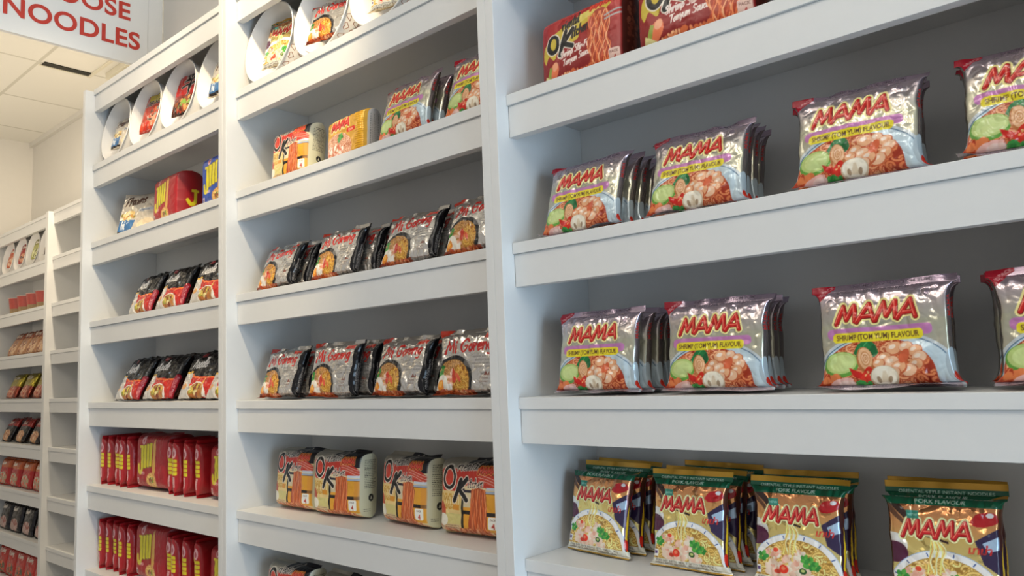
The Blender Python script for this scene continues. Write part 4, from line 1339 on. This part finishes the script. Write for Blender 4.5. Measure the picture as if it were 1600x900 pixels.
# ------------------------------------------------------------------ the far unit in the recess
FAR = {}
for k, (seed, base, cols, top, foil) in {
    'orange': (1, '#c2603a', ['#d8a080', '#a8482a', '#e0c0a0'], '#c04a24', .2), 'red': (2, '#a03028', ['#c88a6a', '#3a1a14', '#d8b090'], '#8a1c18', .2),
    'green': (3, '#a9a860', ['#c8c890', '#6a6a2c', '#e0dcb0'], '#8a8a3a', .3), 'dark': (4, '#4a2a22', ['#c0a080', '#6a2a20', '#d0c0b0'], '#2a1612', .2),
    'brown': (5, '#a87650', ['#d0a880', '#8a5030', '#c89068'], '#8a4a30', .2), 'gold': (6, '#8a4030', ['#c07050', '#a03a28', '#d8a888'], '#a89838', .7),
    'redblack': (7, '#1c1414', ['#c89468', '#d8b088', '#a86a44'], '#a02820', .2), 'scarlet': (8, '#b0221c', ['#a89070', '#c8b8a0', '#d84a30'], '#c05a24', .15),
    'blackpink': (9, '#1a1416', ['#b09088', '#c8a8a0', '#8a4a40'], '#1c1618', .15), 'lowred': (10, '#b52a1e', ['#5a5030', '#c84a30', '#d86a48'], '#b8281c', .1)}.items():
    FAR[k] = Packet('noodle_packet', art_mixed(seed, base, cols, top, foil), 3.6, .9, .6, 4, e=.55, prof=(5, .5), seeds=(40 + seed,), crink=1.2, back=base)
XT_E = (-4.72, -4.495, -4.27, -4.045)
for i, x in enumerate(XT_E):
    tub(x, YD, 1, 'open paper tub on its side on the far left unit, %s' % ('leftmost', 'second', 'third', 'rightmost')[i], 'paper tubs on the far unit', False)
    in_tub(FAR[('orange', 'red', 'green', 'dark')[i]], '%s packet inside the %s tub of the far left unit' % (('orange', 'red', 'greenish', 'dark brown')[i], ('leftmost', 'second', 'third', 'rightmost')[i]), x, YD, .95)
CUP_RED = plain('red_cup_print', (0.40, 0.05, 0.035), 0.45, noise=.3, scale=60)
CUP_LOW = plain('olive_cup_print', (0.30, 0.20, 0.09), 0.5, noise=.4, scale=60)
LID = plain('pale_cup_lid', (0.62, 0.42, 0.38), 0.4)
for i, x in enumerate((-4.635, -4.475, -4.315, -4.155, -4.0)):
    r = thing('noodle_cup', 'red paper noodle cup with a pale rim, %s on the far left unit' % ('leftmost', 'second from left', 'third from left', 'fourth from left', 'rightmost')[i], 'cup', (x, YD + .075, tier(2)), group='red noodle cups')
    MB().lathe([(.0005, .001), (.050, .001), (.0535, .033), (.0535, .034), (.0005, .034)], 40).build('cup_foot', CUP_LOW, r, smooth=False)
    MB().lathe([(.0534, .033), (.0605, .100), (.0590, .100), (.0520, .034)], 40, True).build('cup_wall', CUP_RED, r, smooth=False)
    MB().lathe([(.0005, .1015), (.0610, .1015), (.0635, .100), (.0635, .097), (.0605, .097), (.0605, .1000), (.0005, .1000)], 40).build('lid', LID, r)
for t, kind, name, xs, lean, n in ((3, 'brown', 'brown', (-4.73, -4.56, -4.39, -4.22), .48, 2), (4, 'gold', 'gold-topped red', (-4.725, -4.49, -4.255, -4.075), .42, 2), (5, 'redblack', 'red-topped black', (-4.78, -4.53, -4.285, -4.07), .45, 2),
                                   (6, 'scarlet', 'scarlet', (-4.80, -4.60, -4.40, -4.20), .2, 2), (7, 'blackpink', 'black and pink', (-4.77, -4.57, -4.36, -4.15), .2, 2), (8, 'lowred', 'bright red', (-4.78, -4.62, -4.46, -4.30, -4.13), .15, 2)):
    for i, xl in enumerate(xs):
        pos = ('first', 'second', 'third', 'fourth', 'fifth')[i] + ' pair from left'
        stack(FAR[kind], '%s packet,' % name, '%s on the far left unit' % pos, '%s packets on the far unit' % name, t, xl, .02, n, lean, .05, rnd.uniform(-.03, .03), 1.08 if t == 5 else 1.16, dx=.004, y0=YD)

# ------------------------------------------------------------------ sign, ceiling fittings
def flat_text(name, body, size, mat, parent, loc, rot, bold=.012, depth=.0008, xs=1.0):
    cu = bpy.data.curves.new(name, 'FONT')
    cu.body = body
    cu.size = size
    cu.offset = bold * size
    cu.extrude = depth
    cu.align_x = 'RIGHT'
    cu.space_character = 1.04
    tmp = bpy.data.objects.new(name + '_outline', cu)
    COL.objects.link(tmp)
    dg = bpy.context.evaluated_depsgraph_get()
    me = bpy.data.meshes.new_from_object(tmp.evaluated_get(dg))
    bpy.data.objects.remove(tmp)
    bpy.data.curves.remove(cu)
    me.materials.clear()
    me.materials.append(mat)
    o = bpy.data.objects.new(name, me)
    link(o, parent)
    o.location = loc
    o.rotation_euler = rot
    o.scale = (xs, 1, 1)
    return o
SIGN_BASE = thing('hanging_sign', 'white hanging sign with red letters above the left shelving unit', 'sign', (-1.845, .2, 1.172 + Z0))
MB().box(-.018, 0, -1.35, -.020, 0, .46).build('sign_panel', SIGN_WHITE, SIGN_BASE, bevel=.001)
MB().box(-.018, -.003, -.019, .034, 0, .46).build('edge_strip', SIGN_WHITE, SIGN_BASE, bevel=.001)
for y in (-1.1, -.25):
    MB().tube((-.009, y, .455), (-.009, y, H_CEIL - 1.172 - Z0), .004).build('hanger_rod', CREAM, SIGN_BASE)
RX = (math.pi / 2, 0, math.pi / 2)
flat_text('lettering', 'NOODLES', .0860, SIGN_RED, SIGN_BASE, (.0012, -.047, .056), RX, bold=.02, xs=1.045)
flat_text('lettering', 'CHOOSE', .0860, SIGN_RED, SIGN_BASE, (.0012, -.081, .156), RX, bold=.02, xs=1.045)

v = thing('ceiling_gap', 'dark narrow gap by a raised tile in the white tiled ceiling', 'tile_gap', (-3.478, .46, H_CEIL - .006))
MB().box(-.022, .022, -.11, .115, 0.001, .0055).build('slot', DARK, v)  # dark box painted as the shade inside the gap at the displaced tile
MB().box(-.034, -.0225, -.12, .125, -.002, .0055).build('tile_edge', CREAM, v)
MB().box(-.034, .30, .1155, .130, -.004, .0055).build('tile_edge', CREAM, v)
tr = thing('track_light', 'cream ceiling track with small spot heads under the sign\'s far edge', 'lamp', (-3.35, .66, H_CEIL))
MB().box(-.06, .62, -.03, .03, -.035, 0).build('rail', CREAM, tr, bevel=.002)
for x in (.02, .16, .34):
    h = MB().tube((x, 0, -.034), (x, 0, -.075), .010).build('stem', CREAM, tr)
    MB().lathe([(.0005, 0), (.030, 0), (.034, -.03), (.034, -.085), (.028, -.085), (.026, -.03), (.0005, -.02)], 24).build('spot_head', CREAM, tr, (x, 0, -.072))
